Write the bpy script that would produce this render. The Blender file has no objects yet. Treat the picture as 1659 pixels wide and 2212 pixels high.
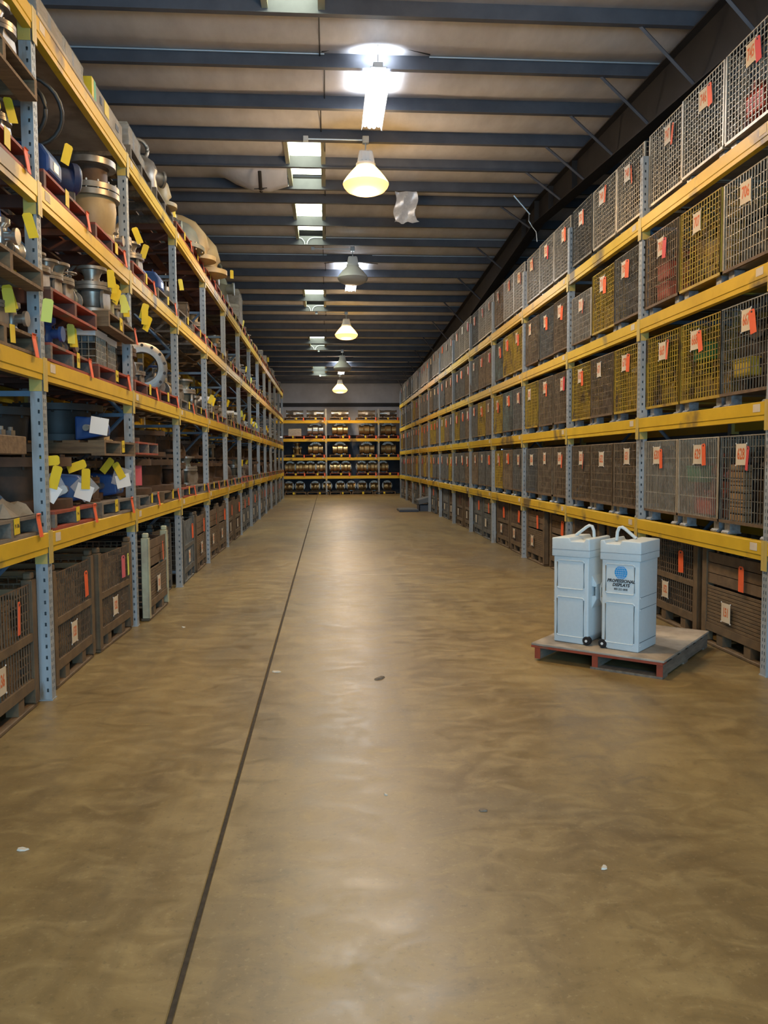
import bpy, bmesh, math, random
from mathutils import Vector, Matrix
random.seed(7)
S = bpy.context.scene
COL = S.collection
PI = math.pi
# ------------------------------------------------------------------ camera
F, PITCH, YAW, ROLL, CAMH = 1736.0, .0631, .0704, -.0062, 1.63
cp, sp, cy, sy = math.cos(PITCH), math.sin(PITCH), math.cos(YAW), math.sin(YAW)
fw = Vector((sy*cp, cy*cp, -sp)); rt = Vector((cy, -sy, 0)); up = rt.cross(fw)
rt, up = rt*math.cos(ROLL)+up*math.sin(ROLL), up*math.cos(ROLL)-rt*math.sin(ROLL)
cam = bpy.data.cameras.new('camera'); cam.sensor_fit = 'VERTICAL'; cam.sensor_height = 24.0
cam.lens = F/2212*24.0; cam.clip_end = 200
co = bpy.data.objects.new('camera', cam); COL.objects.link(co)
co.matrix_world = Matrix(((rt.x, up.x, -fw.x, 0), (rt.y, up.y, -fw.y, 0), (rt.z, up.z, -fw.z, CAMH), (0, 0, 0, 1)))
S.camera = co
# ------------------------------------------------------------------ world, large lights, exposure
S.view_settings.view_transform = 'Standard'; S.view_settings.look = 'None'
S.view_settings.gamma = 1; S.view_settings.use_curve_mapping = False
S.view_settings.exposure = 0.0
w = bpy.data.worlds.new('sky'); S.world = w; w.use_nodes = True
w.node_tree.nodes['Background'].inputs[0].default_value = (.55, .75, 1, 1)
w.node_tree.nodes['Background'].inputs[1].default_value = 1.0
def light(name, kind, loc, energy, color, size=.2, size_y=None, rot=(0, 0, 0), spread=None, cone=None):
    l = bpy.data.lights.new(name, kind); l.energy = energy; l.color = color
    if kind == 'AREA':
        l.size = size
        if size_y: l.shape = 'RECTANGLE'; l.size_y = size_y
        if spread: l.spread = spread
    else: l.shadow_soft_size = size
    if cone: l.spot_size = cone; l.spot_blend = .35
    o = bpy.data.objects.new(name, l); COL.objects.link(o); o.location = loc; o.rotation_euler = rot
    return o
DOOR_W = 560; SODIUM_W = 275; SODIUM_SIDE = 135; TUBE_DOWN = 130; TUBE_UP = 62; SKY_E = 9.0
# daylight coming in through the open dock door behind the camera
light('dock_door_daylight', 'AREA', (.6, -4.15, 2.1), DOOR_W, (.33, .69, 1.0), 5.6, 4.0, (PI/2, 0, 0))

# ------------------------------------------------------------------ mesh helpers
class MB:
    def __init__(s): s.v = []; s.f = []
    def add(s, vs, fs, M=None):
        n = len(s.v)
        s.v += [tuple(M @ Vector(p)) if M else tuple(p) for p in vs]
        s.f += [tuple(i+n for i in f) for f in fs]
        return s
    def box(s, x0, x1, y0, y1, z0, z1, M=None):
        return s.add([(x0,y0,z0),(x1,y0,z0),(x1,y1,z0),(x0,y1,z0),(x0,y0,z1),(x1,y0,z1),(x1,y1,z1),(x0,y1,z1)],
                     [(0,3,2,1),(4,5,6,7),(0,1,5,4),(1,2,6,5),(2,3,7,6),(3,0,4,7)], M)
    def lathe(s, prof, n=20, M=None, cap=True):
        vs = []; fs = []
        for r, z in prof:
            for i in range(n):
                a = 2*PI*i/n; vs.append((r*math.cos(a), r*math.sin(a), z))
        for k in range(len(prof)-1):
            for i in range(n):
                j = (i+1) % n
                fs.append((k*n+i, k*n+j, (k+1)*n+j, (k+1)*n+i))
        if cap:
            fs.append(tuple(range(n-1, -1, -1))); m = (len(prof)-1)*n
            fs.append(tuple(range(m, m+n)))
        return s.add(vs, fs, M)
    def cyl(s, p, q, r, n=8, r2=None):
        p = Vector(p); q = Vector(q); d = q-p
        return s.lathe([(r, 0), (r if r2 is None else r2, d.length)], n, Matrix.Translation(p) @ d.to_track_quat('Z', 'Y').to_matrix().to_4x4())
    def tube(s, pts, r, n=8, closed=False, fl=1.0):
        pts = [Vector(p) for p in pts]; m = len(pts); vs = []; fs = []
        for i, p in enumerate(pts):
            a = pts[(i-1) % m] if (closed or i > 0) else p
            b = pts[(i+1) % m] if (closed or i < m-1) else p
            R = (b-a).to_track_quat('Z', 'Y').to_matrix()
            for k in range(n):
                t = 2*PI*k/n; vs.append(p + R @ Vector((r*math.cos(t), r*fl*math.sin(t), 0)))
        for i in range(m if closed else m-1):
            j = (i+1) % m
            for k in range(n):
                l = (k+1) % n; fs.append((i*n+k, i*n+l, j*n+l, j*n+k))
        if not closed: fs.append(tuple(range(n-1, -1, -1))); fs.append(tuple((m-1)*n+k for k in range(n)))
        return s.add(vs, fs)
    def prism(s, poly, d0, d1, M=None):          # poly in (x,z), extruded along y
        n = len(poly)
        vs = [(x, d0, z) for x, z in poly]+[(x, d1, z) for x, z in poly]
        fs = [tuple(range(n)), tuple(range(2*n-1, n-1, -1))]+[(i, i+n, (i+1) % n+n, (i+1) % n) for i in range(n)]
        return s.add(vs, fs, M)
    def mesh(s, name, mat, smooth=None, bevel=None, seg=2):
        me = bpy.data.meshes.new(name); me.from_pydata(s.v, [], s.f)
        if bevel:
            bm = bmesh.new(); bm.from_mesh(me); bmesh.ops.remove_doubles(bm, verts=bm.verts, dist=1e-5)
            bmesh.ops.recalc_face_normals(bm, faces=bm.faces)
            es = [e for e in bm.edges if len(e.link_faces) == 2 and e.calc_face_angle(0) > .5]
            bmesh.ops.bevel(bm, geom=es, offset=bevel, segments=seg, affect='EDGES', profile=.5)
            bm.to_mesh(me); bm.free()
        if mat: me.materials.append(mat)
        if smooth: me.shade_smooth(); me.set_sharp_from_angle(angle=smooth)
        me.update(); return me
def TR(x=0, y=0, z=0): return Matrix.Translation((x, y, z))
def RX(a): return Matrix.Rotation(a, 4, 'X')
def RY(a): return Matrix.Rotation(a, 4, 'Y')
def RZ(a): return Matrix.Rotation(a, 4, 'Z')
def SC(x, y=None, z=None): return Matrix.Diagonal((x, x if y is None else y, x if z is None else z, 1))
# ------------------------------------------------------------------ object helpers
def put(name, me, parent=None, mat=None, M=None, label=None):
    o = bpy.data.objects.new(name, me); COL.objects.link(o)
    if parent: o.parent = parent
    if M: o.matrix_basis = M
    if mat and me.materials and mat is not me.materials[0]:
        o.material_slots[0].link = 'OBJECT'; o.material_slots[0].material = mat
    if label: o['label'] = label
    return o
def tag(o, label, cat, group=None, kind=None):
    if label: o['label'] = label
    if cat: o['category'] = cat
    if group: o['group'] = group
    if kind: o['kind'] = kind
    return o
def thing(name, label, cat, M=None, group=None):
    o = bpy.data.objects.new(name, None); COL.objects.link(o); o.empty_display_size = .1
    if M: o.matrix_basis = M
    return tag(o, label, cat, group)
def struct(name, me=None, parent=None, M=None, mat=None):
    o = bpy.data.objects.new(name, me); COL.objects.link(o)
    if parent: o.parent = parent
    if M: o.matrix_basis = M
    if mat: o.material_slots[0].link = 'OBJECT'; o.material_slots[0].material = mat
    if not parent: o['kind'] = 'structure'
    return o
def build(name, label, cat, M, spec, roles=None, group=None):
    """spec: list of (part name, mesh, role or None, matrix or None, sub-spec or None)"""
    t = thing(name, label, cat, M, group)
    def rec(sp, par):
        for e in sp:
            pn, me, role = e[0], e[1], e[2]
            o = put(pn, me, par, roles.get(role) if (roles and role) else None, e[3] if len(e) > 3 else None)
            if len(e) > 4 and e[4]: rec(e[4], o)
    rec(spec, t); return t
# ------------------------------------------------------------------ materials
def mat(name, c, c2=None, sc=6, rough=.6, met=0, bump=0, stretch=(1, 1, 1), emit=None, es=0, alpha=1, lo=.35, hi=.65, c3=None, sc3=1.5, lo3=.5, hi3=.62, rvar=0):
    m = bpy.data.materials.new(name); m.use_nodes = True; nt = m.node_tree; N = nt.nodes; L = nt.links
    b = N['Principled BSDF']; b.inputs['Base Color'].default_value = (*c, 1); b.inputs['Roughness'].default_value = rough
    b.inputs['Metallic'].default_value = met; b.inputs['Alpha'].default_value = alpha
    if emit: b.inputs['Emission Color'].default_value = (*emit, 1); b.inputs['Emission Strength'].default_value = es
    if c2 or bump:
        tc = N.new('ShaderNodeTexCoord'); oi = N.new('ShaderNodeObjectInfo'); mu = N.new('ShaderNodeMath'); mu.operation = 'MULTIPLY'; mu.inputs[1].default_value = 37
        L.new(oi.outputs['Random'], mu.inputs[0])
        va = N.new('ShaderNodeVectorMath'); va.operation = 'ADD'; L.new(tc.outputs['Object'], va.inputs[0]); L.new(mu.outputs[0], va.inputs[1])
        mp = N.new('ShaderNodeMapping'); mp.inputs['Scale'].default_value = stretch; L.new(va.outputs[0], mp.inputs[0])
        no = N.new('ShaderNodeTexNoise'); no.inputs['Scale'].default_value = sc; no.inputs['Detail'].default_value = 5; no.inputs['Roughness'].default_value = .6
        L.new(mp.outputs[0], no.inputs[0])
        out = None
        if c2:
            cr = N.new('ShaderNodeValToRGB'); cr.color_ramp.elements[0].position = lo; cr.color_ramp.elements[1].position = hi
            cr.color_ramp.elements[0].color = (*c, 1); cr.color_ramp.elements[1].color = (*c2, 1)
            L.new(no.outputs[0], cr.inputs[0]); out = cr.outputs[0]
            if c3:
                n3 = N.new('ShaderNodeTexNoise'); n3.inputs['Scale'].default_value = sc3; n3.inputs['Detail'].default_value = 6; L.new(mp.outputs[0], n3.inputs[0])
                r3 = N.new('ShaderNodeMapRange'); r3.inputs['From Min'].default_value = lo3; r3.inputs['From Max'].default_value = hi3; L.new(n3.outputs[0], r3.inputs[0])
                mx = N.new('ShaderNodeMix'); mx.data_type = 'RGBA'; L.new(r3.outputs[0], mx.inputs[0]); L.new(out, mx.inputs[6]); mx.inputs[7].default_value = (*c3, 1); out = mx.outputs[2]
            L.new(out, b.inputs['Base Color'])
        if rvar:
            rr = N.new('ShaderNodeMapRange'); rr.inputs['To Min'].default_value = rough-rvar; rr.inputs['To Max'].default_value = rough+rvar
            rr.inputs['From Min'].default_value = .3; rr.inputs['From Max'].default_value = .7
            L.new(no.outputs[0], rr.inputs[0]); L.new(rr.outputs[0], b.inputs['Roughness'])
        if bump:
            bu = N.new('ShaderNodeBump'); bu.inputs['Strength'].default_value = bump; bu.inputs['Distance'].default_value = .02
            L.new(no.outputs[0], bu.inputs['Height']); L.new(bu.outputs[0], b.inputs['Normal'])
    return m

def concrete():
    m = mat('floor_concrete', (.17, .115, .045), (.27, .19, .078), 1.1, .42, 0, 0, (1, .8, 1)); nt = m.node_tree; N = nt.nodes; Lk = nt.links; b = N['Principled BSDF']
    tc = N.new('ShaderNodeTexCoord')
    def noise(sc, det, st=(1, 1, 1), dist=0):
        mp = N.new('ShaderNodeMapping'); mp.inputs['Scale'].default_value = st; Lk.new(tc.outputs['Object'], mp.inputs[0])
        n = N.new('ShaderNodeTexNoise'); n.inputs['Scale'].default_value = sc; n.inputs['Detail'].default_value = det; n.inputs['Roughness'].default_value = .65; n.inputs['Distortion'].default_value = dist; Lk.new(mp.outputs[0], n.inputs[0]); return n.outputs[0]
    def rng(o, a, bb, c=0, d=1):
        r = N.new('ShaderNodeMapRange'); r.inputs['From Min'].default_value = a; r.inputs['From Max'].default_value = bb; r.inputs['To Min'].default_value = c; r.inputs['To Max'].default_value = d; Lk.new(o, r.inputs[0]); return r.outputs[0]
    def mix(f, a, bb, blend='MIX'):
        x = N.new('ShaderNodeMix'); x.data_type = 'RGBA'; x.blend_type = blend; Lk.new(f, x.inputs[0])
        for s, i in ((a, 6), (bb, 7)):
            if isinstance(s, tuple): x.inputs[i].default_value = (*s, 1)
            else: Lk.new(s, x.inputs[i])
        return x.outputs[2]
    big = noise(.75, 7, (1, .7, 1), .6); mid = noise(4.2, 9, (1, 1.5, 1), .9); fine = noise(38, 4); stain = noise(.45, 6, (1, .55, 1), .8); tyre = noise(1.1, 5, (2.2, .12, 1))
    c = mix(rng(big, .36, .66), (.158, .105, .042), (.29, .204, .083))
    c = mix(rng(mid, .48, .70, 0, .5), c, (.385, .28, .115))
    c = mix(rng(stain, .50, .66, 0, .75), c, (.145, .115, .072))
    c = mix(rng(tyre, .52, .75, 0, .5), c, (.105, .078, .045))
    c = mix(rng(mid, .30, .44, .45, 0), c, (.095, .068, .033))
    c = mix(rng(fine, .58, .72, 0, .5), c, (.085, .062, .032))
    c = mix(rng(fine, .28, .42, .45, 0), c, (.36, .28, .14))
    Lk.new(c, b.inputs['Base Color'])
    Lk.new(rng(mid, .3, .7, .31, .50), b.inputs['Roughness'])
    b.inputs['Specular IOR Level'].default_value = .55
    bu = N.new('ShaderNodeBump'); bu.inputs['Strength'].default_value = .05; bu.inputs['Distance'].default_value = .01; Lk.new(mid, bu.inputs['Height']); Lk.new(bu.outputs[0], b.inputs['Normal'])
    return m
m_conc = concrete()
m_joint = mat('floor_joint_filler', (.03, .022, .014), (.06, .045, .03), 30, .9)
m_blank = mat('roof_insulation_facing', (.79, .775, .80), (.65, .635, .655), 2.2, .5, 0, .12, (1.5, .5, 1))
m_purlin = mat('purlin_steel', (.085, .092, .112), (.115, .122, .145), 3, .5, 0)
m_rafter = mat('rafter_steel', (.022, .019, .019), (.032, .028, .026), 3, .6)
m_galv = mat('galvanised_conduit', (.62, .70, .76), None, rough=.35, met=.35)
m_dark = mat('dark_rod', (.03, .026, .024), rough=.6)
m_wallc = mat('wall_concrete', (.74, .74, .78), (.60, .60, .63), 1.2, .8, 0, .1)
m_wallb = mat('wall_blue_siding', (.06, .085, .13), (.04, .055, .085), 1.0, .6, c3=(.25, .22, .19), sc3=.5, lo3=.6, hi3=.66)
m_wallg = mat('wall_grey', (.13, .13, .14), (.10, .10, .11), 1, .8)
m_yel = mat('beam_yellow', (.72, .45, .035), (.62, .38, .028), 3, .36, 0, .03, c3=(.20, .135, .055), sc3=1.3, lo3=.60, hi3=.67)
m_yel.node_tree.nodes['Principled BSDF'].inputs['Specular IOR Level'].default_value = .14
m_yelc = mat('connector_yellow', (.60, .42, .09), (.50, .36, .1), 5, .45)
m_post = mat('upright_grey_blue', (.36, .39, .41), (.27, .28, .28), 4, .5, 0, 0, (3, 3, .6), c3=(.2, .15, .1), sc3=3, lo3=.62, hi3=.72)
m_brace = mat('brace_blue', (.11, .17, .24), (.08, .12, .17), 5, .5)
m_wgrey = mat('pallet_wood_grey', (.21, .165, .12), (.13, .10, .075), 5, .8, 0, .2, (6, 1, 6))
m_wbrown = mat('pallet_wood_brown', (.20, .125, .062), (.12, .072, .036), 5, .8, 0, .2, (1, 6, 6))
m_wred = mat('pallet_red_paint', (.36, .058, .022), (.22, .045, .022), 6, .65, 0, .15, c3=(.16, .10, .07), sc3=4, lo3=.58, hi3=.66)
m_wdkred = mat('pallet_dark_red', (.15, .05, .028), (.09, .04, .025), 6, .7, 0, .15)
m_ply = mat('plywood_worn', (.47, .40, .32), (.26, .21, .16), 2.5, .8, 0, .1, c3=(.12, .11, .10), sc3=2, lo3=.52, hi3=.7)
m_tagy = mat('tag_yellow', (.75, .53, .02), (.66, .47, .02), 8, .6)
m_tagg = mat('tag_lime', (.68, .68, .12), rough=.6)
m_tago = mat('tag_orange', (.85, .13, .035), (.78, .11, .03), 8, .6)
m_tagr = mat('tag_red', (.62, .045, .045), rough=.6)
m_tagp = mat('tag_pink', (.62, .12, .14), rough=.6)
m_paper = mat('paper_cream', (.66, .56, .42), (.58, .47, .33), 5, .7)
m_white = mat('paper_white', (.75, .74, .72), rough=.6)
m_ink = mat('ink_orange', (.60, .12, .02), rough=.7)
m_black = mat('black_rubber', (.012, .012, .014), rough=.5)
m_bk = mat('ink_black', (.02, .02, .025), rough=.6)
m_wg = mat('wire_galvanised', (.50, .43, .33), (.36, .30, .22), 12, .4, .3)
m_wy = mat('wire_yellow', (.50, .33, .025), (.34, .21, .03), 6, .5, 0, c3=(.16, .10, .04), sc3=4, lo3=.55, hi3=.65)
m_wr = mat('wire_rust', (.17, .105, .055), (.10, .062, .034), 10, .7)
m_wrl = mat('wire_worn_brown', (.32, .225, .13), (.17, .11, .06), 10, .55, .2)
m_wd = mat('wire_dark', (.25, .225, .18), (.13, .11, .085), 10, .5, .3)
m_wt = mat('wire_teal', (.17, .20, .17), (.09, .075, .055), 5, .6)
m_foot = mat('foot_steel', (.50, .54, .58), (.26, .25, .24), 20, .35, .5)
m_crate = mat('crate_rusty_steel', (.165, .103, .05), (.105, .068, .036), 7, .7, 0, .1)
m_crateg = mat('crate_grey_steel', (.13, .13, .12), (.085, .075, .06), 5, .65, 0, .1)
m_cratep = mat('crate_pale_paint', (.46, .46, .30), (.34, .30, .2), 5, .6)
m_fill = mat('scrap_brown', (.065, .038, .02), (.022, .014, .008), 9, .75, .1)
m_fillg = mat('scrap_grey', (.06, .052, .04), (.022, .019, .015), 9, .6, .3)
m_fillr = mat('scrap_red', (.25, .04, .02), (.06, .03, .02), 7, .6)
m_filly = mat('scrap_yellow', (.26, .16, .03), (.06, .04, .02), 7, .6)
m_steel = mat('valve_steel', (.40, .36, .31), (.27, .225, .175), 7, .38, .65)
m_bright = mat('valve_bright_steel', (.58, .56, .53), (.44, .41, .37), 9, .25, .9)
m_rust = mat('valve_rust', (.105, .056, .030), (.06, .035, .02), 8, .65, .2, .1)
m_tan = mat('valve_tan_primer', (.46, .33, .16), (.36, .25, .12), 4, .5)
m_blue = mat('valve_blue', (.028, .075, .24), (.024, .06, .18), 5, .45)
m_navy = mat('valve_navy', (.025, .035, .09), rough=.4)
m_gg = mat('valve_grey_green', (.20, .20, .15), (.14, .14, .11), 5, .5)
m_blk = mat('valve_black', (.03, .028, .026), (.05, .045, .04), 6, .5)
m_brz = mat('valve_bronze', (.42, .29, .12), (.27, .18, .08), 5, .3, .75)
m_card = mat('cardboard', (.34, .21, .10), (.27, .165, .08), 4, .8)
m_grn = mat('tape_green', (.05, .30, .07), rough=.5)
m_wrap = mat('plastic_wrap', (.62, .60, .56), (.45, .42, .37), 9, .16, 0, .9, (1, 1, 3), alpha=.55)
m_clear = mat('clear_pouch', (.6, .6, .6), rough=.15, alpha=.3)
m_case = mat('case_plastic', (.60, .66, .68), (.57, .63, .65), 40, .5, 0, .02)
m_logo = mat('logo_blue', (.01, .30, .68), rough=.5)
m_lampw = mat('lamp_white_housing', (.84, .85, .86), rough=.4)
m_lens_on = mat('lamp_lens_lit', (.8, .6, .3), rough=.3, emit=(1.0, .58, .18), es=5.5)
m_lens_off = mat('lamp_lens_unlit', (.52, .51, .49), rough=.3)
m_lens_low = mat('lamp_lens_lit_rim', (.8, .5, .2), rough=.3, emit=(1.0, .48, .14), es=2.6)
m_tubes = mat('lamp_tube_lit', (1, 1, 1), emit=(.86, .93, 1.0), es=14)
m_sky = mat('skylight_panel_daylight', (.8, .85, .7), emit=(.93, 1.0, .74), es=SKY_E)
m_skyf = mat('skylight_frame', (.38, .36, .26), rough=.7)
m_foil = mat('insulation_foil', (.74, .76, .80), (.6, .62, .66), 14, .35, .25, .4)
m_cloth = mat('canvas', (.26, .22, .17), (.18, .15, .11), 6, .9, 0, .3)
m_panel = mat('plastic_slate', (.05, .065, .095), (.04, .05, .07), 5, .6)
m_panel2 = mat('plastic_slate_light', (.11, .12, .13), rough=.7)
m_debris = mat('debris_pale', (.55, .5, .42), rough=.8)

# ------------------------------------------------------------------ text helper
_tc = {}
def text_mesh(s, size, m, bold=.0, xs=.8, shear=0):
    key = (s, size, m.name)
    if key in _tc: return _tc[key]
    c = bpy.data.curves.new('text', 'FONT'); c.body = s; c.size = size; c.align_x = 'CENTER'; c.align_y = 'CENTER'; c.offset = bold; c.shear = shear; c.resolution_u = 2
    c.extrude = .0004
    o = bpy.data.objects.new('text', c); COL.objects.link(o)
    dg = bpy.context.evaluated_depsgraph_get(); dg.update()
    me = bpy.data.meshes.new_from_object(o.evaluated_get(dg)); me.transform(SC(xs, 1, 1)); me.materials.clear(); me.materials.append(m)
    bpy.data.objects.remove(o); _tc[key] = me; return me
TXT = Matrix(((0, 0, -1, 0), (-1, 0, 0, 0), (0, 1, 0, 0), (0, 0, 0, 1)))      # text plane -> facing -X
for _b in (628, 667, 706, 745):
    for _k in range(15): text_mesh(str(_b+_k), .125, m_ink, .003, .58)
for _k in list(range(122, 137))+list(range(151, 160)): text_mesh(str(_k), .11, m_ink, .0026, .58)
for _a in (('PROFESSIONAL', .034, m_bk, .0012, .96, .28), ('DISPLAYS', .034, m_bk, .0012, .96, .28), ('800 222 6808', .023, m_bk, .0003, .85, 0)): text_mesh(*_a)
for _k in ('P-106', 'P-4', 'P-43', 'P-12', 'P-21', 'P-40', 'P-7'): text_mesh(_k, .045, m_bk, .0004, .7)
# ------------------------------------------------------------------ dimensions
XL, YL0, XR, YR0, BAY = -1.903, 5.587, 3.251, 5.6965, 2.5
ZL = [1.161, 2.329, 3.492, 4.606]; ZR = [1.009, 2.057, 3.071, 4.098]
RIDGE = 15.58
def roofz(y): return 5.93+.045*y if y < RIDGE else 7.33-.045*y      # underside of the purlins
PUR = [15.2-1.27*k for k in range(0, 16)][::-1]+[15.97+1.287*k for k in range(0, 20)]
YB = 41.6                                                               # back wall
WX0, WX1, WY0 = -7.4, 9.2, -4.2
# ------------------------------------------------------------------ setting: floor
JX = -.478; CJ = [11.52, 22.5, 33.5]
fl = struct('floor')
ys = [WY0-4]+[0.4]+CJ+[YB]
gj = .009
for i in range(len(ys)-1):
    for a, b in ((WX0, JX), (JX, WX1)):
        mb = MB().box(a+(gj if a == JX else 0), b-(gj if b == JX else 0), ys[i]+(.007 if i else 0), ys[i+1]-.007, -.12, 0)
        struct('concrete_slab', mb.mesh('concrete_slab', m_conc, bevel=.004, seg=1), fl)
struct('joint_filler', MB().box(WX0, WX1, WY0-4, YB, -.16, -.010).mesh('joint_filler', m_joint), fl)
# ------------------------------------------------------------------ setting: walls
wb = struct('wall_back')
struct('upper_band', MB().box(WX0, WX1, YB, YB+.25, 4.62, 6.2).mesh('upper_band', m_wallc), wb)
struct('ledge_beam', MB().box(WX0, WX1, YB-.12, YB+.05, 4.44, 4.62).mesh('ledge_beam', m_rafter), wb)
struct('middle_band', MB().box(WX0, WX1, YB, YB+.2, 2.9, 4.44).mesh('middle_band', m_wallc), wb)
struct('middle_rail', MB().box(WX0, WX1, YB-.06, YB+.02, 2.75, 2.98).mesh('middle_rail', m_rafter), wb)
sid = MB().box(-.15, .15, 0, .03, 0, 2.8).box(-.04, .04, -.03, 0, 0, 2.8).mesh('siding_panel', m_wallb)
x = WX0+.15
while x < WX1: struct('siding_panel', sid, wb, TR(x, YB, 0)); x += .3
for nm, a, b in (('wall_left', WX0-.2, WX0), ('wall_right', WX1, WX1+.2)):
    struct(nm, MB().box(a, b, WY0-4, YB+.2, 0, 7).mesh(nm, m_wallg))
wf = struct('wall_front')            # wall behind the camera with the open dock door
for nm, a, b, z0, z1 in (('wall_panel', WX0, -2.3, 0, 7), ('wall_panel', 3.5, WX1, 0, 7), ('door_header', -2.3, 3.5, 4.2, 7)):
    struct(nm, MB().box(a, b, WY0-.2, WY0, z0, z1).mesh(nm, m_wallg), wf)
# ------------------------------------------------------------------ setting: roof
ce = struct('ceiling')
SKYB = []                             # purlin bays that carry a skylight
def issky(k):
    ym = (PUR[k]+PUR[k+1])/2
    return any(abs(ym-c) < 1.3 for c in (1.3, 7.6, 13.95, 17.3, 23.7, 30.1, 36.5))
PD = .21
def zsec():
    return MB().box(WX0, WX1, -.004, .004, 0, PD).box(WX0, WX1, -.07, 0, 0, .008).box(WX0, WX1, 0, .07, PD-.008, PD)
me_pur = zsec().mesh('purlin', m_purlin)
for y in PUR:
    struct('purlin', me_pur, ce, TR(0, y, roofz(y)))
def blanket(y0, y1, x0, x1, bulge=None):
    mb = MB(); nx = max(2, int((x1-x0)/.3)); ny = 8; vs = []; fs = []
    for i in range(nx+1):
        for j in range(ny+1):
            xx = x0+(x1-x0)*i/nx; t = j/ny; yy = y0+(y1-y0)*t
            base = (roofz(y0+.001)*(1-t)+roofz(y1-.001)*t)+PD*.93
            z = base-.085*math.sin(PI*t)-.012*math.sin(xx*1.7+y0)*math.sin(PI*t)
            if bulge:
                bx, bw, bd = bulge; z -= bd*max(0, math.cos(min(1.57, abs(xx-bx)/bw*1.57)))**.8*math.sin(PI*min(1, t*1.0))**.7*(1+.12*math.sin(xx*23+t*9))
            vs.append((xx, yy, z))
    for i in range(nx):
        for j in range(ny):
            a = i*(ny+1)+j; fs.append((a, a+1, a+ny+2, a+ny+1))
    mb.add(vs, fs); return mb.mesh('insulation_blanket', m_blank, smooth=1.2)
SX0, SX1 = -.57, -.045
for k in range(len(PUR)-1):
    y0, y1 = PUR[k], PUR[k+1]
    if y1 > YB+.5: break
    if y1 < -3.5: continue
    if issky(k):
        bl = (-1.05, .75, .30) if 13.8 < y0 < 14.1 else None
        struct('insulation_blanket', blanket(y0, y1, WX0, SX0-.06, bl), ce)
        struct('insulation_blanket', blanket(y0, y1, SX1+.07, WX1), ce)
        z = roofz((y0+y1)/2)+PD
        s = struct('skylight_panel', MB().box(SX0-.03, SX1+.03, y0+.02, y1-.02, z+.10, z+.12).mesh('skylight_panel', m_sky), ce)
        for a, b in ((SX0-.065, SX0), (SX1, SX1+.075)):
            struct('skylight_curb', MB().box(a, b, y0+.005, y1-.005, z-.11, z+.10).mesh('skylight_curb', m_skyf), ce)
    else:
        struct('insulation_blanket', blanket(y0, y1, WX0, WX1), ce)
    # sag rods tie each purlin to the next
    if k > 8:
        xr = .02 if k % 2 else -.035
        struct('sag_rod', MB().cyl((xr, y0+.01, roofz(y0)+.03), (xr, y1-.01, roofz(y1)+.16), .008, 6).mesh('sag_rod', m_dark), ce)
roofm = MB()
for a, b in ((WY0-.2, RIDGE), (RIDGE, YB+.3)):
    za, zb = roofz(a if a < RIDGE else RIDGE+.01)+PD, roofz(b if b > RIDGE else RIDGE-.01)+PD
    roofm.add([(WX0-.2, a, za+.16), (WX1+.2, a, za+.16), (WX1+.2, b, zb+.16), (WX0-.2, b, zb+.16)], [(0, 1, 2, 3)])
struct('roof_sheet', roofm.mesh('roof_sheet', m_wallg), ce)
# main frame rafter over the right-hand rack, tapered to the ridge
raf = struct('rafter', None, ce)
RXc = 4.13
def rdep(y): return .42+.028*abs(y-RIDGE)
mbw = MB(); mbf = MB()
for a, b in ((WY0, RIDGE), (RIDGE, YB)):
    e = .001
    ta, tb = roofz(a+e), roofz(b-e)
    ba, bb = ta-rdep(a), tb-rdep(b)
    mbw.add([(RXc, a, ta), (RXc, b, tb), (RXc, b, bb), (RXc, a, ba), (RXc+.01, a, ta), (RXc+.01, b, tb), (RXc+.01, b, bb), (RXc+.01, a, ba)], [(0, 1, 2, 3), (7, 6, 5, 4)])
    for za, zb in ((ta, tb), (ba, bb)):
        mbf.add([(RXc-.1, a, za-.015), (RXc+.11, a, za-.015), (RXc+.11, b, zb-.015), (RXc-.1, b, zb-.015), (RXc-.1, a, za), (RXc+.11, a, za), (RXc+.11, b, zb), (RXc-.1, b, zb)],
                [(0, 3, 2, 1), (4, 5, 6, 7), (0, 1, 5, 4), (1, 2, 6, 5), (2, 3, 7, 6), (3, 0, 4, 7)])
struct('rafter_web', mbw.mesh('rafter_web', m_rafter), raf); struct('rafter_flange', mbf.mesh('rafter_flange', m_rafter), raf)
for y in (13.2, 14.6, RIDGE, 16.6): struct('rafter_stiffener', MB().box(RXc-.09, RXc, y-.006, y+.006, roofz(y)-rdep(y), roofz(y)).mesh('rafter_stiffener', m_rafter), raf)
for k, y in enumerate(PUR):
    if 7 < y < 40 and (k % 2 == 0 or y < 13):
        struct('flange_brace', MB().tube([(RXc-.68, y, roofz(y)+.02), (RXc-.05, y-.0, roofz(y)-rdep(y)+.02)], .022, 4).mesh('flange_brace', m_purlin), ce)
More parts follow.
